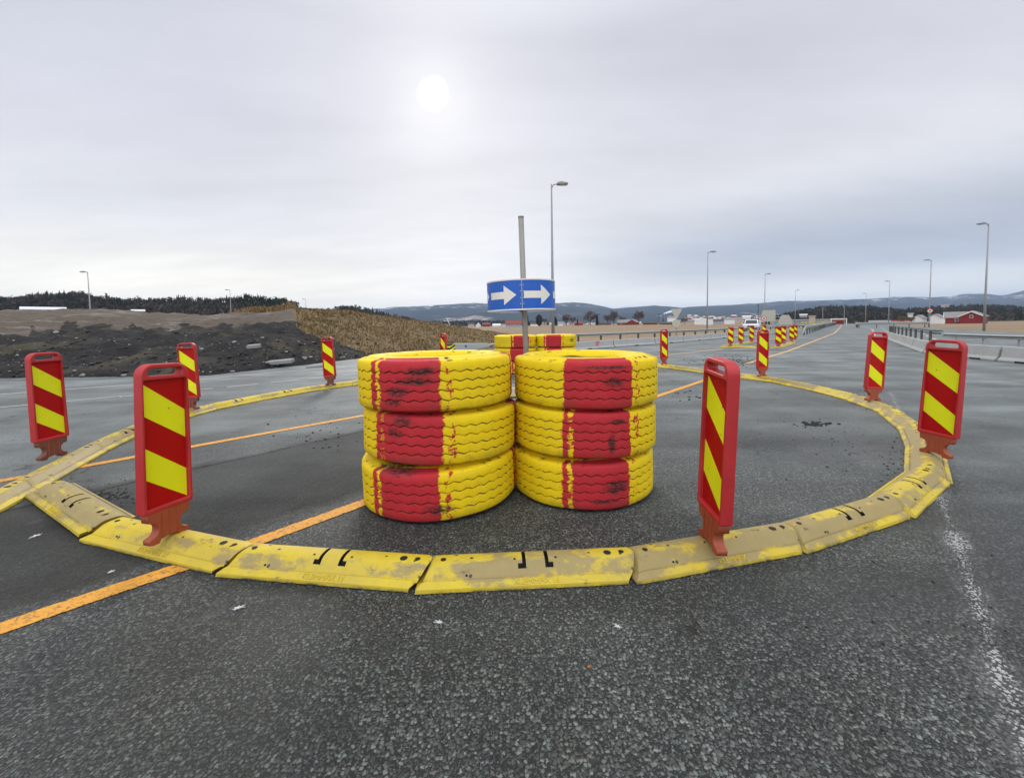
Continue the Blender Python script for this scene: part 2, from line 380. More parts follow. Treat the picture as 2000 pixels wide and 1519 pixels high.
def hill_mat(name, lo, hi, patch=None, snow=False, sc=.004):
    mt, t, b, o = new_mat(name)
    p = t.node('ShaderNodeNewGeometry').outputs['Position']
    n = t.noise(p, sc, 8, .65); nf = t.noise(p, sc*14, 5, .7)
    c = t.mix(nf, lo, hi)
    pz = t.sep(p)[2]
    if patch is not None:
        pn = t.noise(t.mapping(p, scale=(1, 1, 3)), sc*.9, 7, .62)
        c = t.mix(t.math('MULTIPLY', t.step(pn, .56, .66), t.step(pz, 130, 60)), c, t.mix(t.step(nf, .5, .56), patch, (.55, .5, .48)))
    if snow:
        s = t.math('MULTIPLY', t.step(t.noise(t.mapping(p, scale=(1, 1, 4)), sc*2.2, 7, .6), .56, .62), t.step(pz, 190, 300))
        c = t.mix(s, c, (.8, .82, .85))
    t.put(b.inputs['Base Color'], c); t.put(b.inputs['Roughness'], 1.0); t.put(b.inputs['Specular IOR Level'], 0)
    bump(t, b, n, .8, 30); return mt
def tyre_mat(name, patches=()):
    mt, t, b, o = new_mat(name)
    oc = t.node('ShaderNodeTexCoord').outputs['Object']; ri = t.node('ShaderNodeObjectInfo').outputs['Random']; w = t.math('MULTIPLY', ri, 53.0)
    x, y, z = t.sep(oc)
    ang = t.math('MULTIPLY', t.math('ARCTAN2', x, t.math('MULTIPLY', y, -1.0)), 57.2958)   # degrees from local -Y
    ang6 = t.math('MODULO', t.math('ADD', ang, 390.0), 120.0)         # red sectors 60 deg wide, 120 apart
    jag = t.math('MULTIPLY', t.math('SUBTRACT', t.noise(oc, 26, 5, .7, w), .5), 9.0)
    jag2 = t.math('MULTIPLY', t.math('SUBTRACT', t.noise(oc, 7, 3, .5, w), .5), 3.0)
    a = t.math('ADD', ang6, t.math('ADD', jag, jag2))
    red = t.math('MULTIPLY', t.step(a, 4.5, 5.5), t.step(a, 55.5, 54.5))
    inner = t.math('MULTIPLY', t.step(a, 9.0, 9.7), t.step(a, 13.0, 12.3))             # stray strip of the first coat
    inner = t.math('MULTIPLY', inner, t.math('MULTIPLY', t.step(ri, .25, .3), t.step(t.noise(t.mapping(oc, scale=(1, 1, 2)), 14, 4, .6, t.math('ADD', w, 9.0)), .42, .5)))
    red = t.math('MULTIPLY', red, t.math('SUBTRACT', 1.0, inner))
    out2 = t.math('MULTIPLY', t.step(a, 58.5, 59), t.step(a, 63, 62.5)); out2 = t.math('MULTIPLY', out2, t.step(t.noise(oc, 22, 5, .7, t.math('ADD', w, 3.0)), .52, .56))
    red = t.math('MAXIMUM', red, out2)
    n = t.noise(oc, 5, 6, .6, w)
    yel = t.mix(n, (.68, .47, .004), (.84, .62, .008)); rdc = t.mix(n, (.38, .014, .02), (.52, .03, .042))
    rad = t.math('SQRT', t.math('ADD', t.math('MULTIPLY', x, x), t.math('MULTIPLY', y, y)))
    red = t.math('MULTIPLY', red, t.step(t.math('ADD', rad, t.math('MULTIPLY', jag2, .002)), .468, .480))
    c = t.mix(red, yel, rdc)
    grime = t.step(t.noise(oc, 11, 7, .7, t.math('ADD', w, 2.0)), .55, .8, 0, .55)
    c = t.mix(grime, c, t.mix(.5, c, (.16, .12, .06)))
    g2 = t.noise(t.mapping(oc, scale=(1, 1, 3)), 34, 6, .7, t.math('ADD', w, 11.0)); c = t.mix(t.step(g2, .52, .74, 0, .4), c, (.20, .13, .035))
    low_brown = t.math('MULTIPLY', t.step(z, -.06, -.16), t.step(t.noise(oc, 9, 6, .7, w), .4, .65)); c = t.mix(t.math('MULTIPLY', low_brown, .5), c, (.10, .08, .045))  # patchy brown tone towards the lower edge of each tyre
    # scuffs down to the rubber: thin scratches everywhere plus the big ones of this tyre
    sc = t.noise(t.mapping(oc, scale=(1, 1, 2.2)), 13, 8, .72, t.math('ADD', w, 7.0))
    worn = t.step(sc, .645, .69)
    shoulder = t.step(t.math('ABSOLUTE', z), .128, .15)
    worn = t.math('MAXIMUM', worn, t.math('MULTIPLY', shoulder, t.step(sc, .555, .62)))
    for (pa, pz, ra, rz) in patches:
        q = t.math('ADD', t.math('POWER', t.math('DIVIDE', t.math('SUBTRACT', ang, pa), ra), 2.0), t.math('POWER', t.math('DIVIDE', t.math('SUBTRACT', z, pz), rz), 2.0))
        q = t.math('ADD', t.math('SQRT', q), t.math('MULTIPLY', t.math('SUBTRACT', t.noise(oc, 24, 6, .7, w), .5), 1.5))
        worn = t.math('MAXIMUM', worn, t.math('MULTIPLY', t.step(q, 1.25, .45, 0, 1), t.step(t.noise(t.mapping(oc, scale=(1, 1, 1.6)), 38, 7, .75, w), .34, .56)))
    c = t.mix(t.math('MULTIPLY', worn, .92), c, (.022, .021, .021))
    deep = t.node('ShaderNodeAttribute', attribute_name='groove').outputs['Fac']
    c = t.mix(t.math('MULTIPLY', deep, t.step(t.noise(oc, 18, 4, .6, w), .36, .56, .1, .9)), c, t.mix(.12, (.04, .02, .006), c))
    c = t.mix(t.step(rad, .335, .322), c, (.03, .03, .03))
    t.put(b.inputs['Base Color'], c); t.put(b.inputs['Roughness'], t.math('ADD', .52, t.math('MULTIPLY', n, .3))); t.put(b.inputs['Specular IOR Level'], .25)
    bump(t, b, t.math('SUBTRACT', t.math('ADD', t.noise(oc, 60, 5, .6), t.math('MULTIPLY', n, .8)), t.math('MULTIPLY', worn, .5)), .35, .006)
    return mt
def kerb_mat():
    mt, t, b, o = new_mat('worn_kerb_paint')
    oc = t.node('ShaderNodeTexCoord').outputs['Object']; ri = t.node('ShaderNodeObjectInfo').outputs['Random']; w = t.math('MULTIPLY', ri, 71.0)
    x, y, z = t.sep(oc)
    n = t.noise(t.mapping(oc, scale=(1, 1.6, 1)), 4.5, 8, .68, w)
    mid = t.math('MULTIPLY', t.step(z, .028, .045), t.step(z, .092, .078))         # flanks are rubbed most by wheels
    wr = t.node('ShaderNodeAttribute', attribute_type='OBJECT', attribute_name='wear').outputs['Fac']
    f = t.math('ADD', n, t.math('MULTIPLY', mid, .11)); f = t.math('ADD', f, t.math('MULTIPLY', t.math('SUBTRACT', wr, .5), .3))
    f = t.math('SUBTRACT', f, t.math('MULTIPLY', t.step(z, .02, .008), .08))
    bare = t.step(f, .51, .63)
    yel = t.mix(t.noise(oc, 14, 5, .6, w), (.47, .34, .012), (.70, .525, .016))
    tan = t.mix(t.noise(oc, 9, 6, .65, w), (.215, .16, .06), (.345, .265, .115))
    c = t.mix(t.math('MULTIPLY', bare, .92), yel, tan)
    film = t.step(t.noise(oc, 3, 6, .65, t.math('ADD', w, 4.0)), .36, .68, 0, .6)
    c = t.mix(film, c, t.mix(.55, c, (.30, .235, .10)))
    sp = t.voro(oc, 26); r = t.sep(sp.outputs['Color'])[0]
    c = t.mix(t.math('MULTIPLY', t.step(sp.outputs['Distance'], .3, .15), t.step(r, .90, .92)), c, (.05, .038, .025)); c = t.mix(t.step(t.noise(oc, 40, 5, .7, w), .58, .8, 0, .5), c, (.12, .09, .05))
    gr = t.step(t.noise(t.mapping(oc, scale=(.5, 1, 1)), 15, 7, .72, t.math('ADD', w, 8.0)), .60, .68)
    c = t.mix(t.math('MULTIPLY', gr, .7), c, (.075, .052, .035))
    low = t.step(z, .014, .0); c = t.mix(t.math('MULTIPLY', low, t.step(n, .4, .6)), c, (.045, .04, .03))
    t.put(b.inputs['Base Color'], c); t.put(b.inputs['Roughness'], .6)
    bump(t, b, t.math('ADD', t.noise(oc, 70, 4), t.math('MULTIPLY', bare, -.8)), .3, .003)
    return mt

M = dict(
    asphalt=asphalt(), field=field_mat(), soil=terrain_mat(), kerb=kerb_mat(),
    orange=road_paint('orange_road_paint', (.80, .36, .03), wear=.50),
    orange_pale=road_paint('pale_orange_road_paint', (.72, .42, .17), wear=.52),
    white=road_paint('worn_white_road_paint', (.48, .48, .46), wear=.60),
    white_dot=road_paint('ground_off_white_paint', (.44, .435, .425), keep=.90, dotty=True),
    hole=plain('dark_recess', (.012, .011, .01), .9, var=.1),
    rubber=plain('bare_rubber', (.02, .02, .02), .8, bmp=.3),
    frame=plain('red_plastic', (.45, .022, .024), .5, var=.16, scale=9, dirt=(.33, .05, .045), bmp=.12),
    foot=plain('orange_brown_plastic', (.34, .068, .024), .55, var=.28, scale=14, dirt=(.22, .06, .03), bmp=.15),
    foot_dark=plain('dirty_brown_plastic', (.16, .05, .03), .6, var=.3, scale=14, dirt=(.06, .03, .02)),
    red_sheet=sheet_mat('red_reflective_sheet', (.42, .004, .004), (.16, .03, .03)),
    yellow_sheet=sheet_mat('yellow_reflective_sheet', (.80, .82, .012), (.20, .19, .06)),
    galv=plain('galvanised_steel', (.36, .38, .38), .5, .35, var=.2, scale=8, dirt=(.24, .25, .24)),
    galv_dark=plain('dark_steel', (.09, .09, .085), .6, .2),
    pole=plain('weathered_grey_pole', (.30, .29, .26), .55, .2, var=.2, scale=10, dirt=(.17, .16, .13)),
    lamp=plain('grey_lamp_steel', (.27, .28, .29), .5, .2, var=.1),
    concrete=plain('cast_concrete', (.36, .365, .355), .85, var=.18, scale=2.5, dirt=(.25, .25, .235), bmp=.3, spec=.3),
    blue=plain('blue_sign_sheet', (.004, .10, .50), .4, var=.1, scale=7, dirt=(.012, .15, .55)),
    sign_white=plain('white_sign_sheet', (.72, .72, .69), .45, var=.06, scale=12, dirt=(.55, .55, .52)),
    sign_grey=plain('sign_back_grey', (.42, .43, .40), .5, .2, var=.08),
    sign_tan=plain('sign_back_tan', (.42, .42, .36), .6, var=.08),
    red_paint=plain('red_paint', (.55, .03, .05), .7, var=.1),
    yellow_band=plain('yellow_reflector', (.85, .75, .02), .4, var=.05),
    black=plain('black_paint', (.02, .02, .02), .5),
    barn_red=plain('barn_red_boards', (.23, .022, .02), .8, var=.25, scale=1.2),
    house_white=plain('white_boards', (.70, .70, .68), .7, var=.08, scale=1),
    house_grey=plain('grey_cladding', (.30, .31, .33), .7, var=.12, scale=1),
    house_tan=plain('beige_render', (.45, .37, .29), .8, var=.1, scale=1),
    roof_grey=plain('grey_roof', (.24, .23, .22), .8, var=.2, scale=1.5),
    roof_red=plain('red_roof', (.24, .06, .045), .8, var=.2, scale=1.5),
    roof_dark=plain('dark_roof', (.06, .06, .062), .8, var=.2, scale=1.5),
    roof_white=plain('white_sheet_roof', (.68, .69, .70), .5, var=.06, scale=1.5),
    glass=plain('dark_glass', (.03, .035, .04), .1, var=.1),
    twig=plain('bare_twigs', (.12, .085, .075), .9, var=.25, scale=.6),
    bark=plain('bark', (.09, .07, .055), .9, var=.2),
    conifer=plain('conifer_green', (.030, .042, .026), .9, var=.35, scale=.5),
    bush=plain('brown_bush', (.17, .115, .06), .95, var=.3, scale=.8),
    car_white=plain('white_car_paint', (.68, .69, .70), .25, var=.04),
    tyre_black=plain('car_tyre', (.02, .02, .02), .8),
    headlamp=plain('headlamp_lens', (.6, .62, .64), .1),
    paper=plain('white_scrap', (.58, .58, .58), .8, var=.25, scale=120),
    stone_pale=plain('pale_stone', (.26, .26, .25), .9, var=.2, scale=4),
    clod=plain('dark_crumbs', (.02, .019, .017), .9, var=.2),
    leaf=plain('dead_leaf', (.36, .16, .06), .8, var=.2),
    smoke=plain('white_smoke', (.85, .86, .88), 1.0, var=.04, spec=0),
    hill_far=hill_mat('far_forest_hill', (.022, .034, .042), (.055, .07, .08), patch=(.30, .22, .19), snow=True, sc=.0022),
    hill_near=hill_mat('near_wood_floor', (.045, .038, .032), (.09, .075, .055), sc=.02),
)

# ------------------------------------------------------------ setting: ground, road, markings
def ground_z(x, y):
    dist = math.hypot(x, y); az = math.degrees(math.atan2(x, y))
    k = min(max((az-18)/14, 0), 1); k = k*k*(3-2*k)
    return -.06-.0092*k*min(max(0, dist-135), 400)
def build_ground():
    rs = [0, 20, 60, 100, 135, 170, 220, 300, 420, 600, 1000, 2000, 5000, 9500]; na = 144
    vs = [(0, 0, -.06)]; fs = []
    for r_ in rs[1:]:
        for k in range(na):
            a = 2*math.pi*k/na; x, y = r_*math.sin(a), r_*math.cos(a); vs.append((x, y, ground_z(x, y)))
    for k in range(na): fs.append((0, 1+k, 1+(k+1) % na)[::-1])
    for i in range(len(rs)-2):
        for k in range(na):
            a = 1+i*na+k; b = 1+i*na+(k+1) % na; fs.append((a, a+na, b+na, b)[::-1])
    tag(MB().add(vs, fs).build('ground', M['field'], smooth=True), kind='structure')
build_ground()
road_poly = [(-60, -20), (45, -20), (42, 18), (37.5, 30), (46, 42), (60, 60), (100, 113), (88, 120), (56, 82), (35, 51), (20.8, 38.2), (8.6, 26.7), (3.5, 23.7), (-2, 20.5), (-6.4, 16.9), (-7, 14.2), (-7.9, 12.6), (-8.6, 11.7), (-12.3, 11.9), (-60, 13)]
from mathutils.geometry import tessellate_polygon
tr_ = tessellate_polygon([[Vector((x, y, 0)) for x, y in road_poly]]); fs_ = []
for i_, j_, k_ in tr_:
    (x0, y0), (x1, y1), (x2, y2) = road_poly[i_], road_poly[j_], road_poly[k_]
    ar = (x1-x0)*(y2-y0)-(x2-x0)*(y1-y0)
    if abs(ar) > 1e-6: fs_.append((i_, j_, k_) if ar > 0 else (i_, k_, j_))
me = bpy.data.meshes.new('road'); me.from_pydata([(x, y, 0) for x, y in road_poly], [], fs_); me.update()
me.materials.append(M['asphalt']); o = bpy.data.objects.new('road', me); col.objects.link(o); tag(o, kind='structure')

def marking(name, pts, width, mat, dash=None, z=.004):
    """painted line along pts; UV: u along, v across"""
    P = [Vector((p[0], p[1], 0)) for p in pts]; L = [0]
    for a, b in zip(P, P[1:]): L.append(L[-1]+(b-a).length)
    def pos(s):
        for i in range(len(P)-1):
            if s <= L[i+1] or i == len(P)-2:
                k = (s-L[i])/(L[i+1]-L[i]); dr = (P[i+1]-P[i]).normalized(); return P[i].lerp(P[i+1], k), dr
    runs = [(0, L[-1])] if not dash else []
    if dash:
        s = 0
        while s < L[-1]: runs.append((s, min(s+dash[0], L[-1]))); s += dash[0]+dash[1]
    vs, fs, uv = [], [], []
    for a, b in runs:
        n = max(1, int((b-a)/.6))
        for k in range(n+1):
            s = a+(b-a)*k/n; c, dr = pos(s); nn = Vector((-dr.y, dr.x, 0))
            vs += [c+nn*width/2+Vector((0, 0, z)), c-nn*width/2+Vector((0, 0, z))]; uv += [(s, 0), (s, 1)]
            if k: q = len(vs); fs.append((q-4, q-3, q-1, q-2))
    me = bpy.data.meshes.new(name); me.from_pydata([tuple(v) for v in vs], [], fs); me.update()
    ul = me.uv_layers.new(name='UVMap')
    for lp in me.loops: ul.data[lp.index].uv = uv[lp.vertex_index]
    if me.polygons[0].normal.z < 0: me.flip_normals()
    me.materials.append(mat); o = bpy.data.objects.new(name, me); col.objects.link(o); return tag(o, kind='structure')
marking('road_marking', [(-3.2, .55), (-2.174, 1.69), (-1.54, 2.33), (-1.10, 2.85), (2.36, 6.9), (4.41, 9.18)], .115, M['orange'])
marking('road_marking', [(4.9, 9.75), (5.6, 10.6)], .12, M['orange_pale'])
marking('road_marking', [(-5.3, 2.6), (-4.30, 3.44), (-2.157, 5.76), (.2, 8.3)], .11, M['orange'])
marking('road_marking', [(6.8, 12.1), (11.2, 16.9), (30, 38.8), (51.5, 65.5), (75, 95)], .14, M['orange_pale'])
marking('road_marking', [(9.6, 19.0), (5.5, 15.5), (3.0, 13.0)], .12, M['orange_pale'])
marking('road_marking', [(11.2, 21.5), (13.3, 24.0), (20, 31)], .12, M['orange_pale'])
marking('road_marking', [(1.15, .75), (1.45, 1.12), (1.93, 1.67), (2.75, 2.6), (4.1, 4.2), (6.34, 6.95)], .18, M['white_dot'])
marking('road_marking', [(7.0, 7.9), (10.4, 11.6), (14, 15.6)], .12, M['white_dot'])
marking('road_marking', [(20, 23), (33, 38), (47, 54.5), (62, 74), (78, 96)], .16, M['white'], dash=(4.5, 1.5))
marking('road_marking', [(23.8, 25.8), (36, 40), (60, 68)], .16, M['white'], dash=(2.5, 3.2))
marking('road_marking', [(-16, 4.7), (-10.9, 8.1), (-9.5, 9.15), (-8.0, 10.4), (-6.7, 11.95), (-4.95, 13.5), (-1.0, 17.5), (3, 21)], .13, M['white'])
marking('road_marking', [(-11, 5.0), (-8.58, 6.95), (-7.5, 7.95)], .10, M['white'])
marking('road_marking', [(-7.45, 7.85), (-6.35, 8.8), (-5.6, 9.6), (-4.3, 11.0), (-.5, 15)], .10, M['white'], dash=(.6, .25))
marking('road_marking', [(24, 23.5), (33, 33.5), (44, 45)], .18, M['white'], dash=(3, 3))

# ------------------------------------------------------------ left mound (earth bank, golden grass slope)
MX = [-900, -300, 0, 100, 200, 300, 400, 500, 570, 640, 700, 760, 820, 880, 940, 1000, 1060]
FOOTY = [8, 10.9, 11.5, 11.5, 11.4, 11.3, 11.3, 12.6, 13.8, 15.2, 16.7, 17.8, 19.2, 20.6, 22.4, 24.5, 28]
CRESTY = [24, 26, 26, 26, 26, 26, 25, 23, 22, 23, 25, 27, 29, 31, 34, 38, 44]
CRESTP = [604, 606, 608, 606, 604, 611, 616, 609, 604, 604, 611, 619, 627, 636, 645, 654, 664]
def ip(xs, ys, x): return float(np.interp(x, xs, ys))
def mound_z(x, y):
    if y < .5: return -.3, 0, 0, 0
    px = 1000+FPX*x/y; px = min(max(px, -900), 1060)
    yf = ip(MX, FOOTY, px); yc = ip(MX, CRESTY, px); zc = at(px, ip(MX, CRESTP, px), yc).z
    zc = max(zc, -.05)
    tt = (y-yf)/(yc-yf)
    left = 1-min(max((px-520)/160, 0), 1)
    tb = .34*left+.5*(1-left); zb = (1.28*left+.62*zc*(1-left))
    if tt < 0: z = -.08+tt*.6
    elif tt < tb: k = tt/tb; z = zb*(k**.8)
    elif tt < 1: k = (tt-tb)/(1-tb); z = zb+(zc-zb)*(1-(1-k)**1.35)
    else: z = zc-.03*(y-yc)-.0012*(y-yc)**2
    return z, tt, left, px
def build_mound():
    az = np.radians(np.arange(-66, 4.6, .28)); rr = []
    r_ = 9.0
    while r_ < 75: rr.append(r_); r_ *= 1.012
    vs = []; blk = []; grs = []
    for a in az:
        for r_ in rr:
            x, y = r_*math.sin(a), r_*math.cos(a); z, tt, left, px = mound_z(x, y)
            nz = noise.fractal(Vector((x*.5, y*.5, 3)), 1.0, 2.0, 4); nb = noise.fractal(Vector((x*1.7, y*1.7, 7)), 1.0, 2.0, 4)
            on = min(max(tt*6, 0), 1) if tt < 1 else max(0, 1-(tt-1)*.8)
            z += on*(nz*.10+nb*(.10*left+.045)*(1 if tt < .6 else .5))
            vs.append((x, y, max(z, -.5)))
            line = .40+.10*noise.noise(Vector((px*.012, 2, 0)))-(.12 if px < 60 else 0)+.12*noise.noise(Vector((px*.04, 9, 0)))+.16*noise.noise(Vector((x*.8, y*.8, 5)))
            if px > 440: line += (px-440)/140*.12
            b = 1-min(max((tt-line+.12)/.24, 0), 1)
            if 420 < px < 640 and tt > .5: b = 0
            blk.append(b)
            edge = 585 + (tt-.5)*-30 + max(0, .35-tt)*380
            g = min(max((px-edge)/50+.5, 0), 1)
            tuft = math.exp(-((px-520)/55)**2)*min(max((tt-.93)/.08, 0), 1)
            grs.append(max(g, tuft))
    nr = len(rr); fs = [(i*nr+j, i*nr+j+1, (i+1)*nr+j+1, (i+1)*nr+j) for i in range(len(az)-1) for j in range(nr-1)]
    me = bpy.data.meshes.new('earth_bank'); me.from_pydata(vs, [], fs); me.update()
    for nm, dat in (('black', blk), ('grass', grs)):
        at_ = me.attributes.new(nm, 'FLOAT', 'POINT'); at_.data.foreach_set('value', dat)
    if me.polygons[50].normal.z < 0: me.flip_normals()
    me.polygons.foreach_set('use_smooth', [True]*len(fs)); me.materials.append(M['soil'])
    o = bpy.data.objects.new('earth_bank', me); col.objects.link(o); tag(o, kind='structure')
    from mathutils.bvhtree import BVHTree
    return BVHTree.FromPolygons(vs, fs), np.array(vs), np.array(grs), np.array(blk)
bvh, mv, mg, mblk = build_mound()
def drop(x, y):
    h = bvh.ray_cast(Vector((x, y, 30)), Vector((0, 0, -1))); return h[0].z if h[0] else None
# dead grass of the slope and a tuft on the crest
def grass_mat():
    mt, t, b, o = new_mat('dead_grass')
    v = t.node('ShaderNodeAttribute', attribute_name='tone').outputs['Fac']
    t.put(b.inputs['Base Color'], t.mix(v, (.075, .062, .027), (.34, .235, .12))); t.put(b.inputs['Roughness'], .9); t.put(b.inputs['Specular IOR Level'], .1); return mt
def build_grass():
    vs, fs, tone = [], [], []
    n = 0; tries = 0
    while n < 17000 and tries < 300000:
        tries += 1
        px = random.uniform(430, 1040); yf = ip(MX, FOOTY, px); yc = ip(MX, CRESTY, px)
        crest = px < 580
        tt = random.uniform(.92, 1.06) if crest else random.uniform(.01, 1.08)
        y = yf+(yc-yf)*tt; x = (px-1000)/FPX*y
        if crest and random.random() > math.exp(-((px-525)/40)**2): continue
        if not crest and px < 585+(.5-tt)*30+max(0, .35-tt)*380+random.gauss(0, 14): continue
        if not crest and px < 700 and tt < .35 and random.random() < .3: continue
        z = drop(x, y)
        if z is None: continue
        cl = noise.noise(Vector((x*.9, y*.9, 1)))
        if random.random() < .35-cl*.5: continue
        h = random.uniform(.05, .14)*(2.6 if crest else 1)*(1+cl*.5); a = random.uniform(0, 6.28); ln = random.uniform(.3, 1.0 if crest else 2.0)*h
        dxx, dyy = math.cos(a), math.sin(a); w = random.uniform(.012, .03)
        q = len(vs); tn = min(1.3 if crest else 1, max(0, .5+cl*.6+random.gauss(0, .22)+(.45 if crest else 0)))
        vs += [(x-dyy*w, y+dxx*w, z-.03), (x+dyy*w, y-dxx*w, z-.03), (x+dxx*ln*.45+dyy*w*.6, y+dyy*ln*.45-dxx*w*.6, z+h*.65), (x+dxx*ln*.45-dyy*w*.6, y+dyy*ln*.45+dxx*w*.6, z+h*.65), (x+dxx*ln, y+dyy*ln, z+h*.8)]
        fs += [(q, q+1, q+2, q+3), (q+3, q+2, q+4)]; tone += [tn]*5; n += 1
    me = bpy.data.meshes.new('dead_grass'); me.from_pydata(vs, [], fs); me.update()
    me.attributes.new('tone', 'FLOAT', 'POINT').data.foreach_set('value', tone)
    me.materials.append(grass_mat()); o = bpy.data.objects.new('dead_grass', me); col.objects.link(o); tag(o, kind='stuff')
build_grass()
# rubble strewn over the black bank
def lump(mb, x, y, z, s, flat=.6, mi=0):
    bm = bmesh.new(); bmesh.ops.create_icosphere(bm, subdivisions=1, radius=1)
    q = random.uniform(0, 6.28); sx = random.uniform(.7, 1.3)
    for v in bm.verts:
        k = 1+random.uniform(-.28, .28); c_, s_ = math.cos(q), math.sin(q); a, b_ = v.co.x*sx*k, v.co.y*k
        v.co = Vector((x+(a*c_-b_*s_)*s, y+(a*s_+b_*c_)*s, z+v.co.z*flat*k*s))
    bm.verts.index_update()
    mb.add([v.co.copy() for v in bm.verts], [[v.index for v in f.verts] for f in bm.faces], mi); bm.free()
mb = MB()
for i in range(560):
    px = random.uniform(-150, 700); yf = ip(MX, FOOTY, px); yc = ip(MX, CRESTY, px); tt = abs(random.gauss(.1, .12)); y = yf+(yc-yf)*tt; x = (px-1000)/FPX*y
    z = drop(x, y)
    if z is None: continue
    lump(mb, x, y, z+.01, random.choice([.02, .03, .03, .04, .05, .05, .09])*random.uniform(.6, 1.2), .6, 0 if random.random() < .22 else 1)
tag(mb.build('rubble', [M['stone_pale'], M['clod']], fixn=False), kind='stuff')

# ------------------------------------------------------------ hills
def hill(name, xs, ys, Y, depth, foot_z, mat, rough=1.0, back=1.0, seed=0, step=12):
    cols = np.arange(xs[0], xs[-1]+1, step); rows = [0, .15, .3, .45, .6, .75, .88, 1.0]
    vs = []
    for px in cols:
        top = at(px, ip(xs, ys, px), Y); dirv = Vector((top.x, top.y, 0))
        for k in rows:
            q = dirv*(1-depth/Y*(1-k)); z = foot_z+(top.z-foot_z)*(k**1.25)
            z += rough*math.sin(k*3.14)*noise.fractal(Vector((q.x/Y*9+seed, q.y/Y*9, seed)), 1, 2, 4)*(top.z-foot_z)*.18
            vs.append((q.x, q.y, z))
        for k in (.3, 1.0):
            q = dirv*(1+depth/Y*back*k); vs.append((q.x, q.y, top.z*(1-.9*k)+foot_z*.9*k))
    nr = len(rows)+2
    fs = [(i*nr+j, i*nr+j+1, (i+1)*nr+j+1, (i+1)*nr+j) for i in range(len(cols)-1) for j in range(nr-1)]
    me = bpy.data.meshes.new(name); me.from_pydata(vs, [], fs); me.update()
    if me.polygons[3].normal.z < 0: me.flip_normals()
    me.polygons.foreach_set('use_smooth', [True]*len(fs)); me.materials.append(mat)
    o = bpy.data.objects.new(name, me); col.objects.link(o); tag(o, kind='structure')
    from mathutils.bvhtree import BVHTree
    return BVHTree.FromPolygons(vs, fs)
def jag(xs, ys, amp, seed):
    nx = np.arange(xs[0], xs[-1]+1, 4); ny = np.interp(nx, xs, ys)+np.array([noise.fractal(Vector((x*.03, seed, 0)), 1, 2, 5)*amp for x in nx]); return list(nx), list(ny)
FX = [300, 560, 720, 760, 820, 870, 900, 935, 960, 1030, 1090, 1120, 1160, 1185, 1200, 1247, 1276, 1320, 1331, 1382, 1420, 1480, 1510, 1540, 1575, 1645, 1706, 1750, 1800, 1856, 1874, 1918, 1953, 1965, 2000, 2100, 2200]
FY = [612, 608, 604, 600, 598, 595, 593, 592, 593, 595, 592, 590, 594, 600, 603, 598, 597, 599, 601, 597, 596, 592, 590, 587, 588, 585, 583, 580, 580, 580, 575, 572, 577, 576, 567, 560, 556]
jx, jy = jag(FX, FY, 1.2, 3)
hill('hills', jx, jy, 6200, 3600, -3, M['hill_far'], 1.2, seed=2, step=4)
MXR = [1480, 1510, 1530, 1560, 1600, 1640, 1700, 1720, 1760, 1800, 1830, 1900, 1960, 2000, 2150, 2400]
MYR = [632, 624, 619, 612, 605, 603, 604, 607, 610, 607, 604, 601, 602, 606, 604, 600]
b_right = hill('hills', MXR, MYR, 900, 420, -5, M['hill_near'], .8, seed=5)
LX = [-700, -300, 0, 30, 60, 100, 130, 160, 180, 220, 260, 300, 350, 400, 440, 480, 520, 560, 585]
LY = [578, 582, 590, 588, 584, 579, 577, 579, 584, 588, 592, 593, 588, 592, 591, 586, 590, 591, 604]
b_left = hill('hills', LX, LY, 520, 260, -2, M['hill_near'], .7, seed=8)
L2X = [560, 600, 640, 665, 690, 720, 760, 800, 830]; L2Y = [612, 609, 608, 602, 600, 607, 617, 626, 634]
b_left2 = hill('hills', L2X, L2Y, 700, 200, -1, M['hill_near'], .5, seed=9)
MDX = [820, 850, 900, 960, 1000, 1040, 1080]; MDY = [633, 630, 629, 629, 630, 632, 634]
b_mid = hill('hills', MDX, MDY, 1400, 300, -1, M['hill_near'], .4, seed=11)

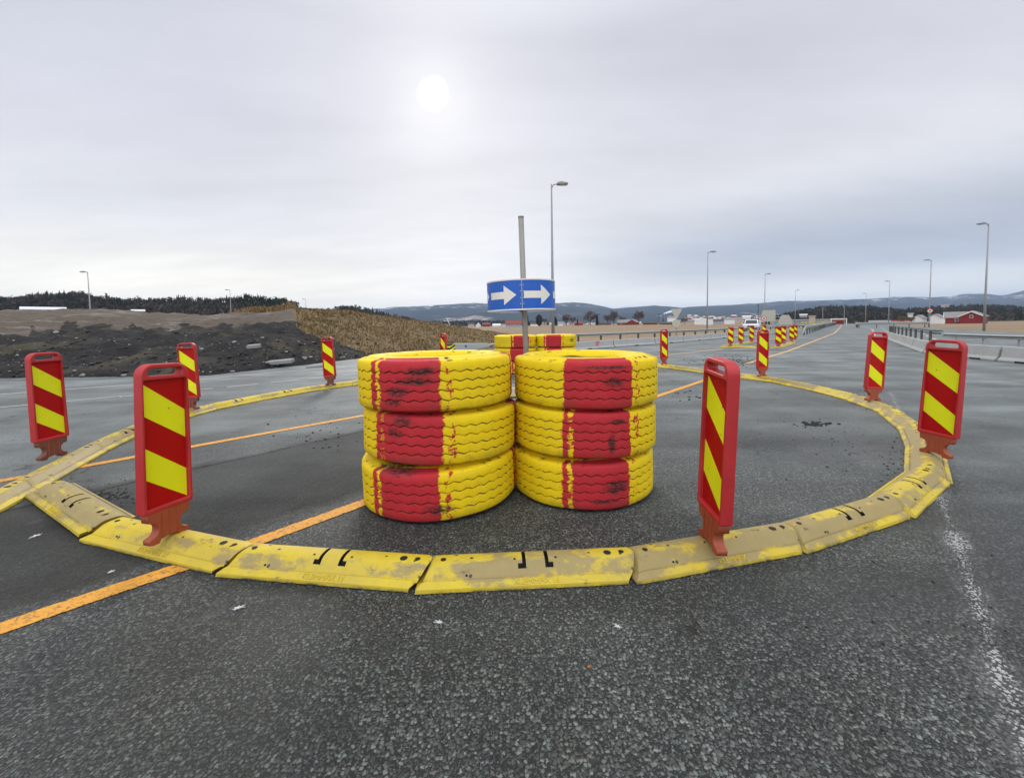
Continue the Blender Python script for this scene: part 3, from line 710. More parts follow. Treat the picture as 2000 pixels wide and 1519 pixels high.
# ------------------------------------------------------------ woods that read as one mass
def wood_mat():
    mt, t, b, o = new_mat('distant_wood')
    v = t.node('ShaderNodeAttribute', attribute_name='tone').outputs['Fac']
    cr = t.node('ShaderNodeValToRGB'); t.put(cr.inputs[0], v); e = cr.color_ramp.elements
    e[0].position = 0; e[0].color = (.012, .02, .014, 1); e[1].position = 1; e[1].color = (.10, .075, .07, 1)
    for p_, c_ in ((.33, (.03, .042, .025)), (.55, (.04, .035, .028)), (.75, (.085, .065, .055))): q = e.new(p_); q.color = c_+(1,)
    t.put(b.inputs['Base Color'], cr.outputs[0]); t.put(b.inputs['Roughness'], 1); t.put(b.inputs['Specular IOR Level'], 0); return mt
WOOD = wood_mat()
def forest(name, specs):
    vs, fs, tone = [], [], []
    def tri(a, b_, c_, tn):
        q = len(vs); vs.extend([a, b_, c_]); fs.append((q, q+1, q+2)); tone.extend([tn]*3)
    for (bv, x0, x1, xs, ys, Y, depth, n, hmin, hmax, con) in specs:
        for i in range(n):
            px = random.uniform(x0, x1); k = random.random()**.6
            top = at(px, ip(xs, ys, px), Y); q = Vector((top.x, top.y, 0))*(1-depth/Y*(1-k))
            hit = bv.ray_cast(Vector((q.x, q.y, 900)), Vector((0, 0, -1)))
            if hit[0] is None: continue
            z = hit[0].z-.5
            cl = noise.noise(Vector((q.x*.012, q.y*.012, 4)))
            isc = random.random() < con+cl*.7
            h = random.uniform(hmin, hmax)*(1.15 if isc else .9)
            if isc:
                tn = random.uniform(0, .5); r0 = h*random.uniform(.16, .24)
                for lv in range(5):
                    zb = z+h*(.08+.17*lv); zt = zb+h*.3; rr_ = r0*(1-lv*.19); m_ = 6; ph = random.random()*6
                    for s in range(m_):
                        a = ph+6.283*s/m_; a2 = a+random.uniform(.7, 1.3)
                        r1 = rr_*random.uniform(.7, 1.25); r2 = rr_*random.uniform(.7, 1.25)
                        tri((q.x+r1*math.cos(a), q.y+r1*math.sin(a), zb+random.uniform(-.03, .03)*h), (q.x+r2*math.cos(a2), q.y+r2*math.sin(a2), zb), (q.x, q.y, zt), min(1, tn+random.uniform(-.08, .08)))
            else:
                tn = min(1, max(.1, .6+cl*.7+random.gauss(0, .15))); rx = h*random.uniform(.26, .45)
                for s in range(40):
                    u = Vector((random.gauss(0, 1), random.gauss(0, 1), random.gauss(0, 1))).normalized()*random.uniform(.35, 1)
                    c0 = Vector((q.x+u.x*rx, q.y+u.y*rx, z+h*.62+u.z*h*.38)); sz = h*.13
                    pts = [c0+Vector((random.gauss(0, 1), random.gauss(0, 1), random.gauss(0, 1.3)))*sz*.8 for _ in range(3)]
                    tri(*[tuple(p) for p in pts], min(1, max(0, tn+random.uniform(-.15, .15))))
    me = bpy.data.meshes.new(name); me.from_pydata(vs, [], fs); me.update()
    me.attributes.new('tone', 'FLOAT', 'POINT').data.foreach_set('value', tone); me.materials.append(WOOD)
    o = bpy.data.objects.new(name, me); col.objects.link(o); tag(o, kind='stuff')
forest('distant_forest', [(b_left, -250, 585, LX, LY, 520, 250, 2600, 5, 9.5, .12), (b_left2, 565, 825, L2X, L2Y, 700, 190, 800, 4, 8, .15)])
forest('distant_forest', [(b_right, 1500, 2150, MXR, MYR, 900, 400, 3000, 6, 11, .12)])
forest('distant_forest', [(b_mid, 825, 1075, MDX, MDY, 1400, 280, 600, 6, 10, .5)])

# ------------------------------------------------------------ tyres
def tyre_mesh():
    R0, HW = .55, .163
    rows = []   # (z, r, shift weight, groove)
    half = [(.0, 0)]
    prof = [(-.092, .318, 0, 0), (-.122, .333, 0, 0), (-.152, .375, 0, 0), (-.1635, .43, 0, 0), (-.160, .475, 0, 0), (-.152, .487, 0, 0), (-.150, .494, 0, 0), (-.1485, .520, 0, 0), (-.141, .540, 0, 0), (-.130, .5475, 0, 0)]
    rows += prof
    for zc in (-.081, -.027, .027, .081):
        rows += [(zc-.014, R0, .6, 0), (zc-.0046, R0-.001, 1, 0), (zc-.0024, R0-.0085, 1, 1), (zc+.0024, R0-.0085, 1, 1), (zc+.0046, R0-.001, 1, 0), (zc+.014, R0, .6, 0)]
    rows += [(-z, r, s, g) for z, r, s, g in reversed(prof)]
    rows += [(.078, .312, 0, 0), (.105, .40, 0, 0), (.10, .49, 0, 0), (0, .515, 0, 0), (-.10, .49, 0, 0), (-.105, .40, 0, 0), (-.078, .312, 0, 0)]
    NA = 336; P = 42
    vs, gv = [], []
    for k in range(NA):
        a = 2*math.pi*k/NA; ph = (k*P/NA) % 1.0; tri = (4*abs(ph-.5)-1)*.0062
        dr = .004*math.sin(3*a+1)+.003*math.sin(7*a)
        for z, r, s, g in rows:
            vs.append(((r+dr*(1 if r > .5 else .4))*math.sin(a), -(r+dr)*math.cos(a), z+tri*s)); gv.append(g)
    nr = len(rows); fs = [(k*nr+j, ((k+1) % NA)*nr+j, ((k+1) % NA)*nr+(j+1) % nr, k*nr+(j+1) % nr) for k in range(NA) for j in range(nr)]
    me = bpy.data.meshes.new('tyre'); me.from_pydata(vs, [], fs); me.update()
    me.attributes.new('groove', 'FLOAT', 'POINT').data.foreach_set('value', [float(x) for x in gv])
    bm = bmesh.new(); bm.from_mesh(me); bmesh.ops.recalc_face_normals(bm, faces=bm.faces); bm.to_mesh(me); bm.free()
    me.polygons.foreach_set('use_smooth', [True]*len(me.polygons))
    mod_angle = R(50)
    try: me.set_sharp_from_angle(angle=mod_angle)
    except Exception: pass
    return me
TY = tyre_mesh()
def tyre(loc, rad, h, red_mid, tilt, mat, label, group):
    """red_mid: azimuth (deg, as seen from the camera, + to the right) of the red sector's middle"""
    me = TY.copy(); me.materials.clear(); me.materials.append(mat)
    o = bpy.data.objects.new('tyre', me); col.objects.link(o)
    o.location = loc; o.scale = (rad/.55, rad/.55, h/.327)
    face = math.atan2(loc[0], loc[1])                          # direction back to the camera
    o.rotation_euler = (tilt[0], tilt[1], -face+R(red_mid))
    return tag(o, label, 'tyre', group)
# in local angle the red sector runs -30..30 deg (ang+390 mod 120 in 0..60)
GL = 'painted truck tyres stacked as a traffic island'
# (a) pair in front
for i, (rm, dx_, dy_, tl, h, pt, lb) in enumerate([
    (-26, 0, .0, (R(.9), R(-1.2)), .325, [(-8, .158, 20, .030), (24, -.07, 10, .035)], 'bottom tyre of the left front stack, red flank under a dark gap'),
    (-24, .012, .012, (R(-1.1), R(1.0)), .330, [(-2, .11, 8, .035), (-8, .04, 6, .03)], 'middle tyre of the left front stack, small black smudges on red'),
    (-23, -.012, -.01, (R(-.5), R(-.4)), .335, [(13, .085, 11, .028), (9, .03, 13, .026), (-3, -.03, 9, .035), (-6, -.09, 7, .025)], 'top tyre of the left front stack, big black scuffs on red')]):
    tyre((-.551+dx_, 3.095+dy_, .174+.345*i), .561-.003*i, h+.018, rm, tl, tyre_mat('tyre_paint_left', pt), lb, GL)
for i, (rm, dx_, dy_, tl, h, pt, lb) in enumerate([
    (11, -.015, .01, (R(.2), R(-.8)), .325, [(14, .0, 10, .05), (6, -.09, 12, .012)], 'bottom tyre of the right front stack, scraped grey across its red'),
    (10, .0, .0, (R(-.4), R(.3)), .325, [(14, .09, 6, .02), (10, -.05, 3, .07)], 'middle tyre of the right front stack, thin black crack in red'),
    (10, .01, -.01, (R(.3), R(.4)), .335, [(4, .11, 20, .012), (10, .02, 8, .03)], 'top tyre of the right front stack, ragged yellow strips beside red')]):
    tyre((.540+dx_, 3.175+dy_, .170+.337*i), .527, h+.011, rm, tl, tyre_mat('tyre_paint_right', pt), lb, GL)
mt_b = tyre_mat('tyre_paint_back', [(60, .02, 9, .05)])
for (cx, rad, rms, nm) in ((.10, .555, (14, 10, 12), 'left'), (1.15, .535, (-10, -8, -10), 'right')):
    for i in range(3):
        lb = '%s tyre of the %s rear stack, beyond the front tyres' % (('bottom', 'middle', 'top')[i], nm)
        tyre((cx, 10.95, .166+.327*i), rad, .327, rms[i], (0, R((-1, 0, 1)[i]*.4)), mt_b, lb, GL)
# chains and rubber plates that tie the stacks together
def chain(x, y, z0, z1, label):
    mb = MB(); n = int((z1-z0)/.03)
    for k in range(n):
        zc = z0+(k+.5)*(z1-z0)/n; pts = []
        for s in range(11):
            a = 2*math.pi*s/10; u = .011*math.cos(a); w_ = .021*math.sin(a)
            pts.append((x+(u if k % 2 else 0), y+(0 if k % 2 else u), zc+w_))
        mb.tube(pts, .0045, 6, cap=False)
    return tag(mb.build('chain', M['galv_dark'], smooth=True), label, 'chain')
chain(-.012, 3.12, .03, .35, 'rusty chain hanging in the gap between the two front stacks')
for z, lb in ((.685, 'upper tie plate wedged between the two front tyre stacks'), (.345, 'lower tie plate wedged between the two front tyre stacks')):
    o = MB().prism([(-.16, 3.16), (.13, 3.16), (.16, 3.26), (.13, 3.36), (-.16, 3.36), (-.19, 3.26)], 'z', z-.008, z+.008).build('tie_plate', M['kerb'], bevel=.004); tag(o, lb, 'plate', 'plates tying the tyre stacks')

# ------------------------------------------------------------ arrow sign on leaning pole
sg = empty('arrow_sign', (.155, 3.95, 0), 0, 'round blue drum sign with white arrows on a leaning grey pole', 'road sign')
pb, ptp = Vector((0, 0, 0)), Vector((-.052, .0, 2.235))
MB().tube([pb, ptp*.5, ptp], .026, 16).build('pole', M['pole'], sg, smooth=True)
MB().tube([ptp-Vector((0, 0, .002)), ptp+Vector((0, 0, .012))], .0275, 16).build('pole_cap', M['pole'], sg, smooth=True)
zs0, zs1, RS = 1.372, 1.632, .318
def drum(rad, z0, z1, a0, a1, n=64, thick=.006):
    mb = MB(); vs = []; fs = []
    for k in range(n+1):
        a = R(a0+(a1-a0)*k/n)
        for r_, z in ((rad, z0), (rad, z1), (rad-thick, z1), (rad-thick, z0)): vs.append((r_*math.sin(a), -r_*math.cos(a), z))
    for k in range(n):
        for j in range(4): fs.append((4*k+j, 4*k+4+j, 4*k+4+(j+1) % 4, 4*k+(j+1) % 4))
    return mb.add(vs, fs)
cz = Vector((-.052*1.5/2.235, 0, 0))
dm = empty('drum', (cz.x, 0, 0)); dm.parent = sg; dm.rotation_euler.y = R(-.6)
bpy.data.objects.remove(dm)
def put(o):
    o.location.x = cz.x; o.rotation_euler.y = R(-1.0); o.location.z += .0; return o
sp = put(drum(RS, zs0, zs1, 0, 360, 96).build('sign_panel', M['blue'], sg, smooth=False))
def rim(z): return drum(RS+.003, z-.006, z+.006, 0, 360, 96, .012)
for z in (zs0, zs1): put(rim(z).build('sign_rim', M['sign_white'], sg))
def arrow(a0):
    """arrow wrapped on the drum, pointing right, starting at angle a0 (deg)"""
    zc = (zs0+zs1)/2-.002; sh = .031; hd = .083; mb = MB(); vs = []; fs = []
    ks = [0, 4, 8, 12, 16, 20, 24, 28.9, 29, 33, 37, 41, 45, 49.5]
    for q in ks:
        hh = sh if q < 28.95 else hd*(1-(q-29)/20.5)+.0015
        a = R(a0+q); r_ = RS+.0025
        for z in (zc-hh, zc+hh): vs.append((r_*math.sin(a), -r_*math.cos(a), z))
    n = len(vs)
    for v in list(vs): r2 = RS-.001; s_ = r2/(RS+.0025); vs.append((v[0]*s_, v[1]*s_, v[2]))
    for k in range(len(ks)-1):
        i = 2*k; fs += [(i, i+2, i+3, i+1), (n+i, n+i+1, n+i+3, n+i+2), (i, n+i, n+i+2, i+2), (i+1, i+3, n+i+3, n+i+1)]
    return put(mb.add(vs, fs).build('arrow', M['sign_white'], sg))
for k in range(6): arrow(-58.5+60*k+(1.5 if k else 0))
seam = drum(RS+.002, zs0+.006, zs1-.006, -.6, .6, 2); put(seam.build('seam', M['galv'], sg))
for z in (zs0+.05, zs0+.10, zs1-.10, zs1-.05):
    for s_ in (-1, 1):
        a = R(2.4*s_); p = Vector((RS*math.sin(a), -RS*math.cos(a), z)); put(MB().tube([p, p*1.0+Vector((0, -.005, 0))], .0035, 8).build('rivet', M['sign_white'], sg))
mb = MB()
for z in (zs0+.012, zs1-.03): mb.box((0, 0, z), (2*RS-.02, .03, .012)); mb.box((0, 0, z), (.03, 2*RS-.02, .0125))
put(mb.build('bracket', M['galv_dark'], sg))
# ------------------------------------------------------------ marker boards
def make_marker():
    root = empty('marker_board')
    ol = [(.088, 0), (.102, .006), (.104, .028)]
    for k in range(9):
        a = R(-90-180*k/8); ol.append((.096+.040*math.cos(a), .077+.042*math.sin(a)))
    ol += [(.108, .124), (.113, .174)]
    left = [(-x, z) for x, z in reversed(ol)]
    base = [(-.055, 0), (-.045, .018), (0, .026), (.045, .018), (.055, 0)]
    ft = from_curve('foot', [ol+left+base], .024, .003, M['foot'], root)
    rb = MB()
    for x in (-.04, 0, .04): rb.box((x, 0, .095), (.007, .06, .13))
    rb.build('foot_rib', M['foot'], ft)
    outer = []
    for x, z, r_, a0 in ((.13, .17, .012, -90), (.122, .95, .062, 0), (-.122, .95, .062, 90), (-.13, .17, .012, 180)):
        n = 8
        for k in range(n+1):
            a = R(a0+90*k/n); sx = 1 if x > 0 else -1
            zc = z+r_ if z < .5 else z-r_
            outer.append((x-sx*r_+r_*math.cos(a), zc+r_*math.sin(a)))
    from_curve('frame', [outer, rrect(-.110, .194, .110, .866, .006, 2), rrect(-.088, .888, .088, .926, .014, 4)], .024, .007, M['frame'], root, res=3)
    MB().box((0, 0, .53), (.229, .018, .69)).build('panel', M['red_sheet'], root)
    z1, z0, w = .862, .196, .1085; H_ = z1-z0
    for (a, b) in ((.015, .265), (.515, .765)):
        dr = .25
        poly = [(-w, z1-a*H_), (-w, z1-b*H_), (w, z1-(b+dr*.93)*H_), (w, z1-(a+dr)*H_)]
        MB().prism(poly, 'y', -.0105, .0105).build('stripe', M['yellow_sheet'], root)
    return root
MK = make_marker(); first = [True]
def marker(x, y, z, off, lean=(0, 0), label='', group='striped marker boards on the yellow kerb', sc=1.0, dark=False):
    o = MK if first[0] else copy_tree(MK); first[0] = False
    o.location = (x, y, z); face = math.atan2(x, y)
    o.rotation_euler = (R(lean[1]), R(lean[0]), -face+R(off)); o.scale = (sc, sc, sc*1.025)
    if dark:
        for ch in o.children:
            if ch.name.startswith('foot'):
                ch.data = ch.data.copy(); ch.data.materials[0] = M['foot_dark']
    return tag(o, label, 'road marker', group)
def on_kerb(px, py): p = gp(px, py, .088); return p.x, p.y, .084
marker(*on_kerb(326, 1049), 34, (1.6, 0), 'large striped marker board nearest on the left, across the orange line')
marker(*on_kerb(1391, 1062), -64, (4.6, 0), 'large marker board turned nearly edge-on, nearest right of the tyres')
marker(*on_kerb(102, 893), 36, (-.4, 0), 'marker board at the far left, brown foot, beside the kerb crossing', dark=True)
marker(*on_kerb(374, 799), -36, (-1.0, 0), 'marker board partly hidden behind the nearest left one', dark=True)
marker(*on_kerb(646, 752), -34, (-2.6, 0), 'narrow leaning marker board just left of the tyre stacks', dark=True)
marker(-1.75, 10.6, .084, -58, (1, 0), 'marker board showing only its top behind the left tyre stack')
marker(*on_kerb(1297, 711), 48, (-.5, 0), 'marker board just right of the tyres, before the concrete barrier')
marker(*on_kerb(1488, 735), 44, (.8, 0), 'marker board between the edge-on one and the far island')
marker(*on_kerb(1704, 782), 44, (3.3, 0), 'leaning marker board on the far right bend of the kerb')
marker(*on_kerb(1828, 888), -28, (2.6, 0), 'large marker board at the rightmost end of the ring')

# ------------------------------------------------------------ kerb blocks
def kerb_mesh():
    # profile across (y, z): symmetric ridge with flanged feet
    half = [(0, .090), (.018, .0895), (.036, .086), (.052, .078), (.070, .062), (.086, .047), (.094, .040), (.0965, .033), (.1005, .033), (.103, .0385), (.132, .017), (.135, .0)]
    prof = [(-y, z) for y, z in reversed(half)][:-1]+half
    xs = [-.5, -.48, -.44, -.38, -.30, -.22, -.15, -.085, -.064, -.046, -.02, .02, .046, .064, .085, .15, .22, .30, .38, .44, .48, .5]
    def endc(y): return -.085*(min(abs(y), .135)/.135)**1.7
    bm = bmesh.new(); g = []
    for x in xs:
        row = []
        for (y, z) in prof:
            k = .8*endc(y)*min(1, max(0, (abs(x)-.15)/.35))
            gap = (-.004 if x > 0 else .004) if abs(x) > .49 else 0
            zz = z-(.008 if abs(x) > .49 and z > .02 else 0)
            row.append(bm.verts.new((x+k+gap, y, zz)))
        g.append(row)
    slots = []
    for i in range(len(xs)-1):
        for j in range(len(prof)-1):
            f = bm.faces.new((g[i][j], g[i+1][j], g[i+1][j+1], g[i][j+1]))
            xm = (xs[i]+xs[i+1])/2; ym = (prof[j][0]+prof[j+1][0])/2
            if .046 < abs(xm) < .064 and -.071 < ym < .04: slots.append(f)
            if .064 < abs(xm) < .085 and -.071 < ym < -.052: slots.append(f)
    for i in (0, len(xs)-1): bm.faces.new(g[i])
    bm.faces.new([r_[0] for r_ in g]+[r_[-1] for r_ in reversed(g)])
    bm.normal_update()
    def finish(b, holes):
        bmesh.ops.recalc_face_normals(b, faces=b.faces)
        me = bpy.data.meshes.new('kerb_block'); b.to_mesh(me); me.materials.append(M['kerb']); me.materials.append(M['hole'])
        me.polygons.foreach_set('use_smooth', [len(p.vertices) == 4 for p in me.polygons])
        try: me.set_sharp_from_angle(angle=R(38))
        except Exception: pass
        return me
    plain_b = bm.copy()
    r_ = bmesh.ops.extrude_face_region(bm, geom=slots)
    nv = [v for v in r_['geom'] if isinstance(v, bmesh.types.BMVert)]; nf = [f for f in r_['geom'] if isinstance(f, bmesh.types.BMFace)]
    for v in nv: v.co.z -= .03
    for f in nf: f.material_index = 1
    for f in list(bm.faces):
        if any(v in nv for v in f.verts): f.material_index = 1
    old = [f for f in slots if f.is_valid]
    bmesh.ops.delete(bm, geom=old, context='FACES_ONLY')
    return finish(bm, True), finish(plain_b, False)
K_SLOT, K_PLAIN = kerb_mesh()
def hole_mesh():
    mb = MB()
    vs = []; fs = []; n = 12
    for k in range(n):
        a = 2*math.pi*k/n
        for r_, z in ((1.0, 0), (1.0, .0012), (.8, .0012), (.72, .0010)): vs.append((r_*math.cos(a), r_*math.sin(a), z))
    for k in range(n):
        for j in range(3): fs.append((4*k+j, 4*((k+1) % n)+j, 4*((k+1) % n)+j+1, 4*k+j+1))
    fs.append(tuple(4*k+3 for k in range(n)))
    me = bpy.data.meshes.new('bolt_hole'); me.from_pydata(vs, [], fs); me.materials.append(M['hole']); me.update(); return me
HOLE = hole_mesh()
LETTER = {}
def lettering(txt):
    if txt not in LETTER:
        tilt = math.atan2(.0215, .029)
        Mx = Matrix.Translation((0, -.1178, .0278)) @ Matrix.Rotation(tilt, 4, 'X')
        o = text_mesh('lettering', txt, .036, .0035, M['kerb'], M=Mx); LETTER[txt] = o.data; bpy.data.objects.remove(o)
    return LETTER[txt]
def kerb(a, b, slot=True, label='', group='yellow kerb blocks laid in a ring', txt=None, z=.0, holes=True, roll=0, wear=.45):
    a = Vector((a[0], a[1], 0)); b = Vector((b[0], b[1], 0)); dv = b-a
    o = bpy.data.objects.new('kerb_block', K_SLOT if slot else K_PLAIN); col.objects.link(o)
    o.location = (a+b)/2+Vector((0, 0, .004+z)); o.rotation_euler = (roll, 0, math.atan2(dv.y, dv.x)); o.scale = (dv.length/1.0, 1, 1); o['wear'] = wear
    if holes:
        for x, y, r_ in ((-.445, -.012, .014), (.43, -.01, .014), (.36, -.012, .019), (-.10, -.03, .006), (.10, -.03, .006), (-.33, -.085, .006)):
            h = bpy.data.objects.new('bolt_hole', HOLE); col.objects.link(h); h.parent = o
            zz = np.interp(abs(y), [0, .018, .036, .052, .07, .088, .1], [.090, .0895, .086, .078, .062, .045, .034])
            h.location = (x, y, zz+.0005); h.scale = (r_/(dv.length), r_, 1); h.rotation_euler = (0 if abs(y) < .02 else R(38 if y < -.05 else 10), 0, 0)
    if txt:
        l_ = bpy.data.objects.new('lettering', lettering(txt)); col.objects.link(l_); l_.parent = o; l_['wear'] = 0.15
    return tag(o, label, 'kerb', group)
front = [(-3.52, 3.13), (-2.46, 2.50), (-1.42, 2.15), (-.41, 2.0), (.60, 2.05), (1.55, 2.29), (2.45, 2.66), (3.20, 3.17), (3.86, 3.86), (4.38, 4.49), (4.97, 5.45), (5.25, 6.36), (5.35, 7.24), (5.33, 8.34), (5.03, 9.21), (4.72, 10.12), (4.37, 11.1), (4.0, 12.05)]
fl = [(True, 'KLEMMFIX 17', 'bare worn kerb block resting against the crossing kerb on the left'),
      (False, 'KLEMMFIX 17', 'bright yellow kerb block under the nearest left marker board'),
      (True, 'KLEMMFIX 17', 'bright yellow slotted kerb block right of the orange line'),
      (True, 'KLEMMFIX 16', 'slotted kerb block in the front middle, directly before the tyres'),
      (False, 'KLEMMFIX', 'kerb block under the edge-on marker board right of the tyres'),
      (True, 'KLEMMFIX 17', 'worn slotted kerb block next right of the edge-on marker board'),
      (True, None, 'yellow slotted kerb block just left of the rightmost marker board'),
      (False, None, 'kerb block under the rightmost marker board'),
      (True, None, 'kerb block half hidden behind the rightmost marker board'),
      (True, None, 'kerb block between the rightmost and the leaning far marker board'),
      (False, None, 'kerb block under the leaning marker board on the far bend'),
      (True, None, 'yellow kerb block left of the leaning marker board on the far bend'),
      (True, None, 'tan kerb block second left of the leaning marker board'),
      (False, None, 'kerb block under the marker board left of the far bend'),
      (True, None, 'kerb block seen through the handle of the edge-on marker board'),
      (True, None, 'kerb block where the orange line meets the far kerb'),
      (False, None, 'kerb block under the marker board just right of the tyres')]
for i in range(len(front)-1):
    kerb(front[i], front[i+1], fl[i][0], fl[i][2], txt=fl[i][1], holes=i < 12, z=.012 if i == 0 else 0, wear=(.85, .2, .22, .6, .8, .85, .4, .7, .7, .75, .7, .25, .7, .4, .5, .6, .3)[i])
leftc = [(-3.42, 2.18), (-3.86, 3.20), (-4.34, 4.25), (-4.74, 5.35), (-4.70, 6.45), (-4.45, 7.26), (-4.03, 8.22), (-3.48, 8.95), (-2.9, 9.75)]
ll = [(True, 'kerb block cut by the left edge of the view'), (False, 'kerb block under the far left marker board'), (True, 'slotted kerb block beyond the far left marker board, by the orange line'),
      (False, 'kerb block under the marker board hidden behind the nearest left one'), (True, 'slotted kerb block along the left road, nearer one of two'), (True, 'slotted kerb block along the left road, farther one of two'),
      (False, 'kerb block under the narrow leaning marker board'), (True, 'kerb block running in behind the left tyre stack')]
for i in range(len(leftc)-1): kerb(leftc[i], leftc[i+1], ll[i][0], ll[i][1], holes=i < 4, wear=(.7, .65, .7, .5, .3, .35, .35, .3)[i])
# far island
isl = [((10.2, 20.2), (10.95, 19.5)), ((10.95, 19.5), (11.6, 18.75)), ((11.75, 18.85), (12.6, 19.6)), ((12.9, 19.95), (13.8, 20.9)), ((13.9, 21.1), (14.8, 22.2)), ((14.9, 22.4), (15.9, 23.5)),
       ((10.3, 20.3), (11.2, 21.3)), ((11.2, 21.3), (12.1, 22.3)), ((12.1, 22.3), (13.1, 23.4)), ((13.1, 23.4), (14.2, 24.6))]
il = ['left kerb block of the far island front edge', 'right kerb block of the far island front edge', 'first kerb block on the right side of the far island', 'second kerb block on the right side of the far island',
      'third kerb block on the right side of the far island', 'last kerb block on the right side of the far island', 'first kerb block on the left side of the far island', 'second kerb block on the left side of the far island',
      'third kerb block on the left side of the far island', 'last kerb block on the left side of the far island']
for (a, b), lb in zip(isl, il): kerb(a, b, False, lb, 'kerb blocks round the far island', holes=False)
def base_for(px, py): p = gp(px, py, .09); return p.x, p.y, .085
for (px, py, off, lb) in ((1427, 675, 0, 'leftmost marker board of the far island'), (1447, 672, 5, 'second marker board from the left on the far island'), (1468, 668, -8, 'third marker board from the left on the far island'),
                          (1492, 662, 10, 'marker board of the far island peeping over a nearer one'), (1520, 677, -5, 'nearest marker board on the right side of the far island'), (1530, 671, 12, 'marker board just behind the nearest right one on the far island'),
                          (1546, 667, 0, 'third marker board on the right side of the far island'), (1553, 663, -15, 'last marker board on the right side of the far island')):
    marker(*base_for(px, py), off, (0, 0), lb, 'marker boards on the far island', .95)
# small chevron posts along the median beyond
def make_post():
    root = empty('chevron_post')
    MB().box((0, 0, .5), (.30, .02, .9)).build('panel', M['yellow_band'], root)
    for a in (.12, .50, .88): MB().prism([(-.15, a-.02), (.15, a+.17), (.15, min(a+.36, .95)), (-.15, a+.16)] if a < .8 else [(-.15, a-.04), (-.02, .95), (-.15, .95)], 'y', -.013, .013).build('stripe', M['black'], root)
    MB().tube([(0, .03, -.15), (0, .03, .9)], .03, 8).build('post', M['galv_dark'], root)
    return root
CP = make_post(); fp = True
for i, px in enumerate((1567, 1574, 1583, 1591, 1597, 1602, 1607, 1612, 1618)):
    Yd = 74+i*6.0
    o = CP if fp else copy_tree(CP); fp = False
    p = at(px, 639.5-i*.5, Yd); o.location = (p.x, p.y, max(p.z, -.1)+.05); o.rotation_euler.z = -math.atan2(p.x, p.y)
    tag(o, 'small yellow and black chevron post in the row beyond the far island', 'road marker', 'chevron posts along the median')

# ------------------------------------------------------------ guardrails
def wbeam(path, z, h=.31, depth=.08, mirror=1):
    prof = [(0, -.5), (.3, -.42), (1, -.3), (1, -.2), (.1, -.06), (.1, .06), (1, .2), (1, .3), (.3, .42), (0, .5)]
    vs = []; fs = []; P = [Vector((p[0], p[1], 0)) for p in path]; zs = z if isinstance(z, list) else [z]*len(P)
    for i, p in enumerate(P):
        a, b = P[max(i-1, 0)], P[min(i+1, len(P)-1)]; dv = (b-a).normalized(); n = Vector((dv.y, -dv.x, 0))*mirror
        for (u, w_) in prof: q = p+n*u*depth; vs.append((q.x, q.y, zs[i]+w_*h))
        for (u, w_) in reversed(prof): q = p+n*(u*depth-.006); vs.append((q.x, q.y, zs[i]+w_*h))
    m_ = 2*len(prof)
    for i in range(len(P)-1):
        for k in range(m_): fs.append((i*m_+k, i*m_+(k+1) % m_, (i+1)*m_+(k+1) % m_, (i+1)*m_+k))
    fs += [tuple(range(m_)), tuple((len(P)-1)*m_+k for k in range(m_))]
    return MB().add(vs, fs)
def guardrail(path, spacing, label, ztop=.75, post_mat='galv_dark', band=0, side=1, start=1.0, zpost=0.0, pw=.10, group='guardrails along the roads', h=.31, zfun=None):
    P = [Vector((p[0], p[1], 0)) for p in path]
    root = empty('guardrail', (P[0].x, P[0].y, 0), 0, label, 'guardrail', group)
    rel = [p-P[0] for p in P]
    wbeam([(p.x, p.y) for p in rel], [ztop-h/2+(zfun(k) if zfun else 0) for k in range(len(rel))], h, mirror=side).build('rail', M['galv'], root)
    L = [0]
    for a, b in zip(rel, rel[1:]): L.append(L[-1]+(b-a).length)
    s = start; k = 0
    while s < L[-1]:
        i = max(j for j in range(len(L)-1) if L[j] <= s); dv = (rel[i+1]-rel[i]).normalized(); c = rel[i]+dv*(s-L[i]); n = Vector((dv.y, -dv.x, 0))*side
        c = c-n*.07
        po = MB().box((c.x, c.y, (ztop-.03+zpost)/2), (.06, pw, ztop-.03-zpost), math.atan2(dv.y, dv.x)).build('post', M[post_mat], root)
        if band and k % band == 1:
            MB().box((c.x, c.y, ztop-.46), (.075, pw+.02, .09), math.atan2(dv.y, dv.x)).build('reflector', M['yellow_band'], po)
        s += spacing; k += 1
    return root
guardrail([(23.4, 33.6), (24.6, 35.0), (30, 41.6), (51.5, 68.5), (80, 103)], 3.0, 'long grey guardrail in the median, starting beyond the far island', ztop=.80, side=1, start=1.8, h=.24, zfun=lambda k: (-.42, 0, 0, 0, 0)[k])
guardrail([(3.2, 22.6), (5.3, 24), (12.1, 29.2), (17.7, 34.2), (26, 42), (42, 57.5)], 1.75, 'grey guardrail beyond the left concrete barrier, edge of the field', ztop=.71, side=1, band=4, start=.6, h=.15)
rq = [Vector(gp(px, py))*1.035 for px, py in ((1836, 692.5), (1816, 690), (1790, 681), (1768, 673), (1750, 667), (1740, 661.5))]
guardrail([(v.x, v.y) for v in rq], 1.5, 'guardrail with dark posts standing behind the curved concrete barrier', ztop=.82, side=1, band=4, start=.5, pw=.07, h=.17)
rq = [Vector(gp(px, py))*1.04 for px, py in ((2080, 716), (1962, 705.5), (1885, 698), (1842, 693))]
guardrail([(v.x, v.y) for v in rq], 1.15, 'guardrail continuing right behind the concrete barrier, yellow band on post', ztop=.72, side=-1, post_mat='galv', band=2, start=1.2, pw=.12, h=.13)
guardrail([(58, 58), (53, 58.5), (51, 61.5), (56, 68), (66, 80)], 2.0, 'small guardrail loop before the red barn', ztop=.8, side=-1, start=.5)

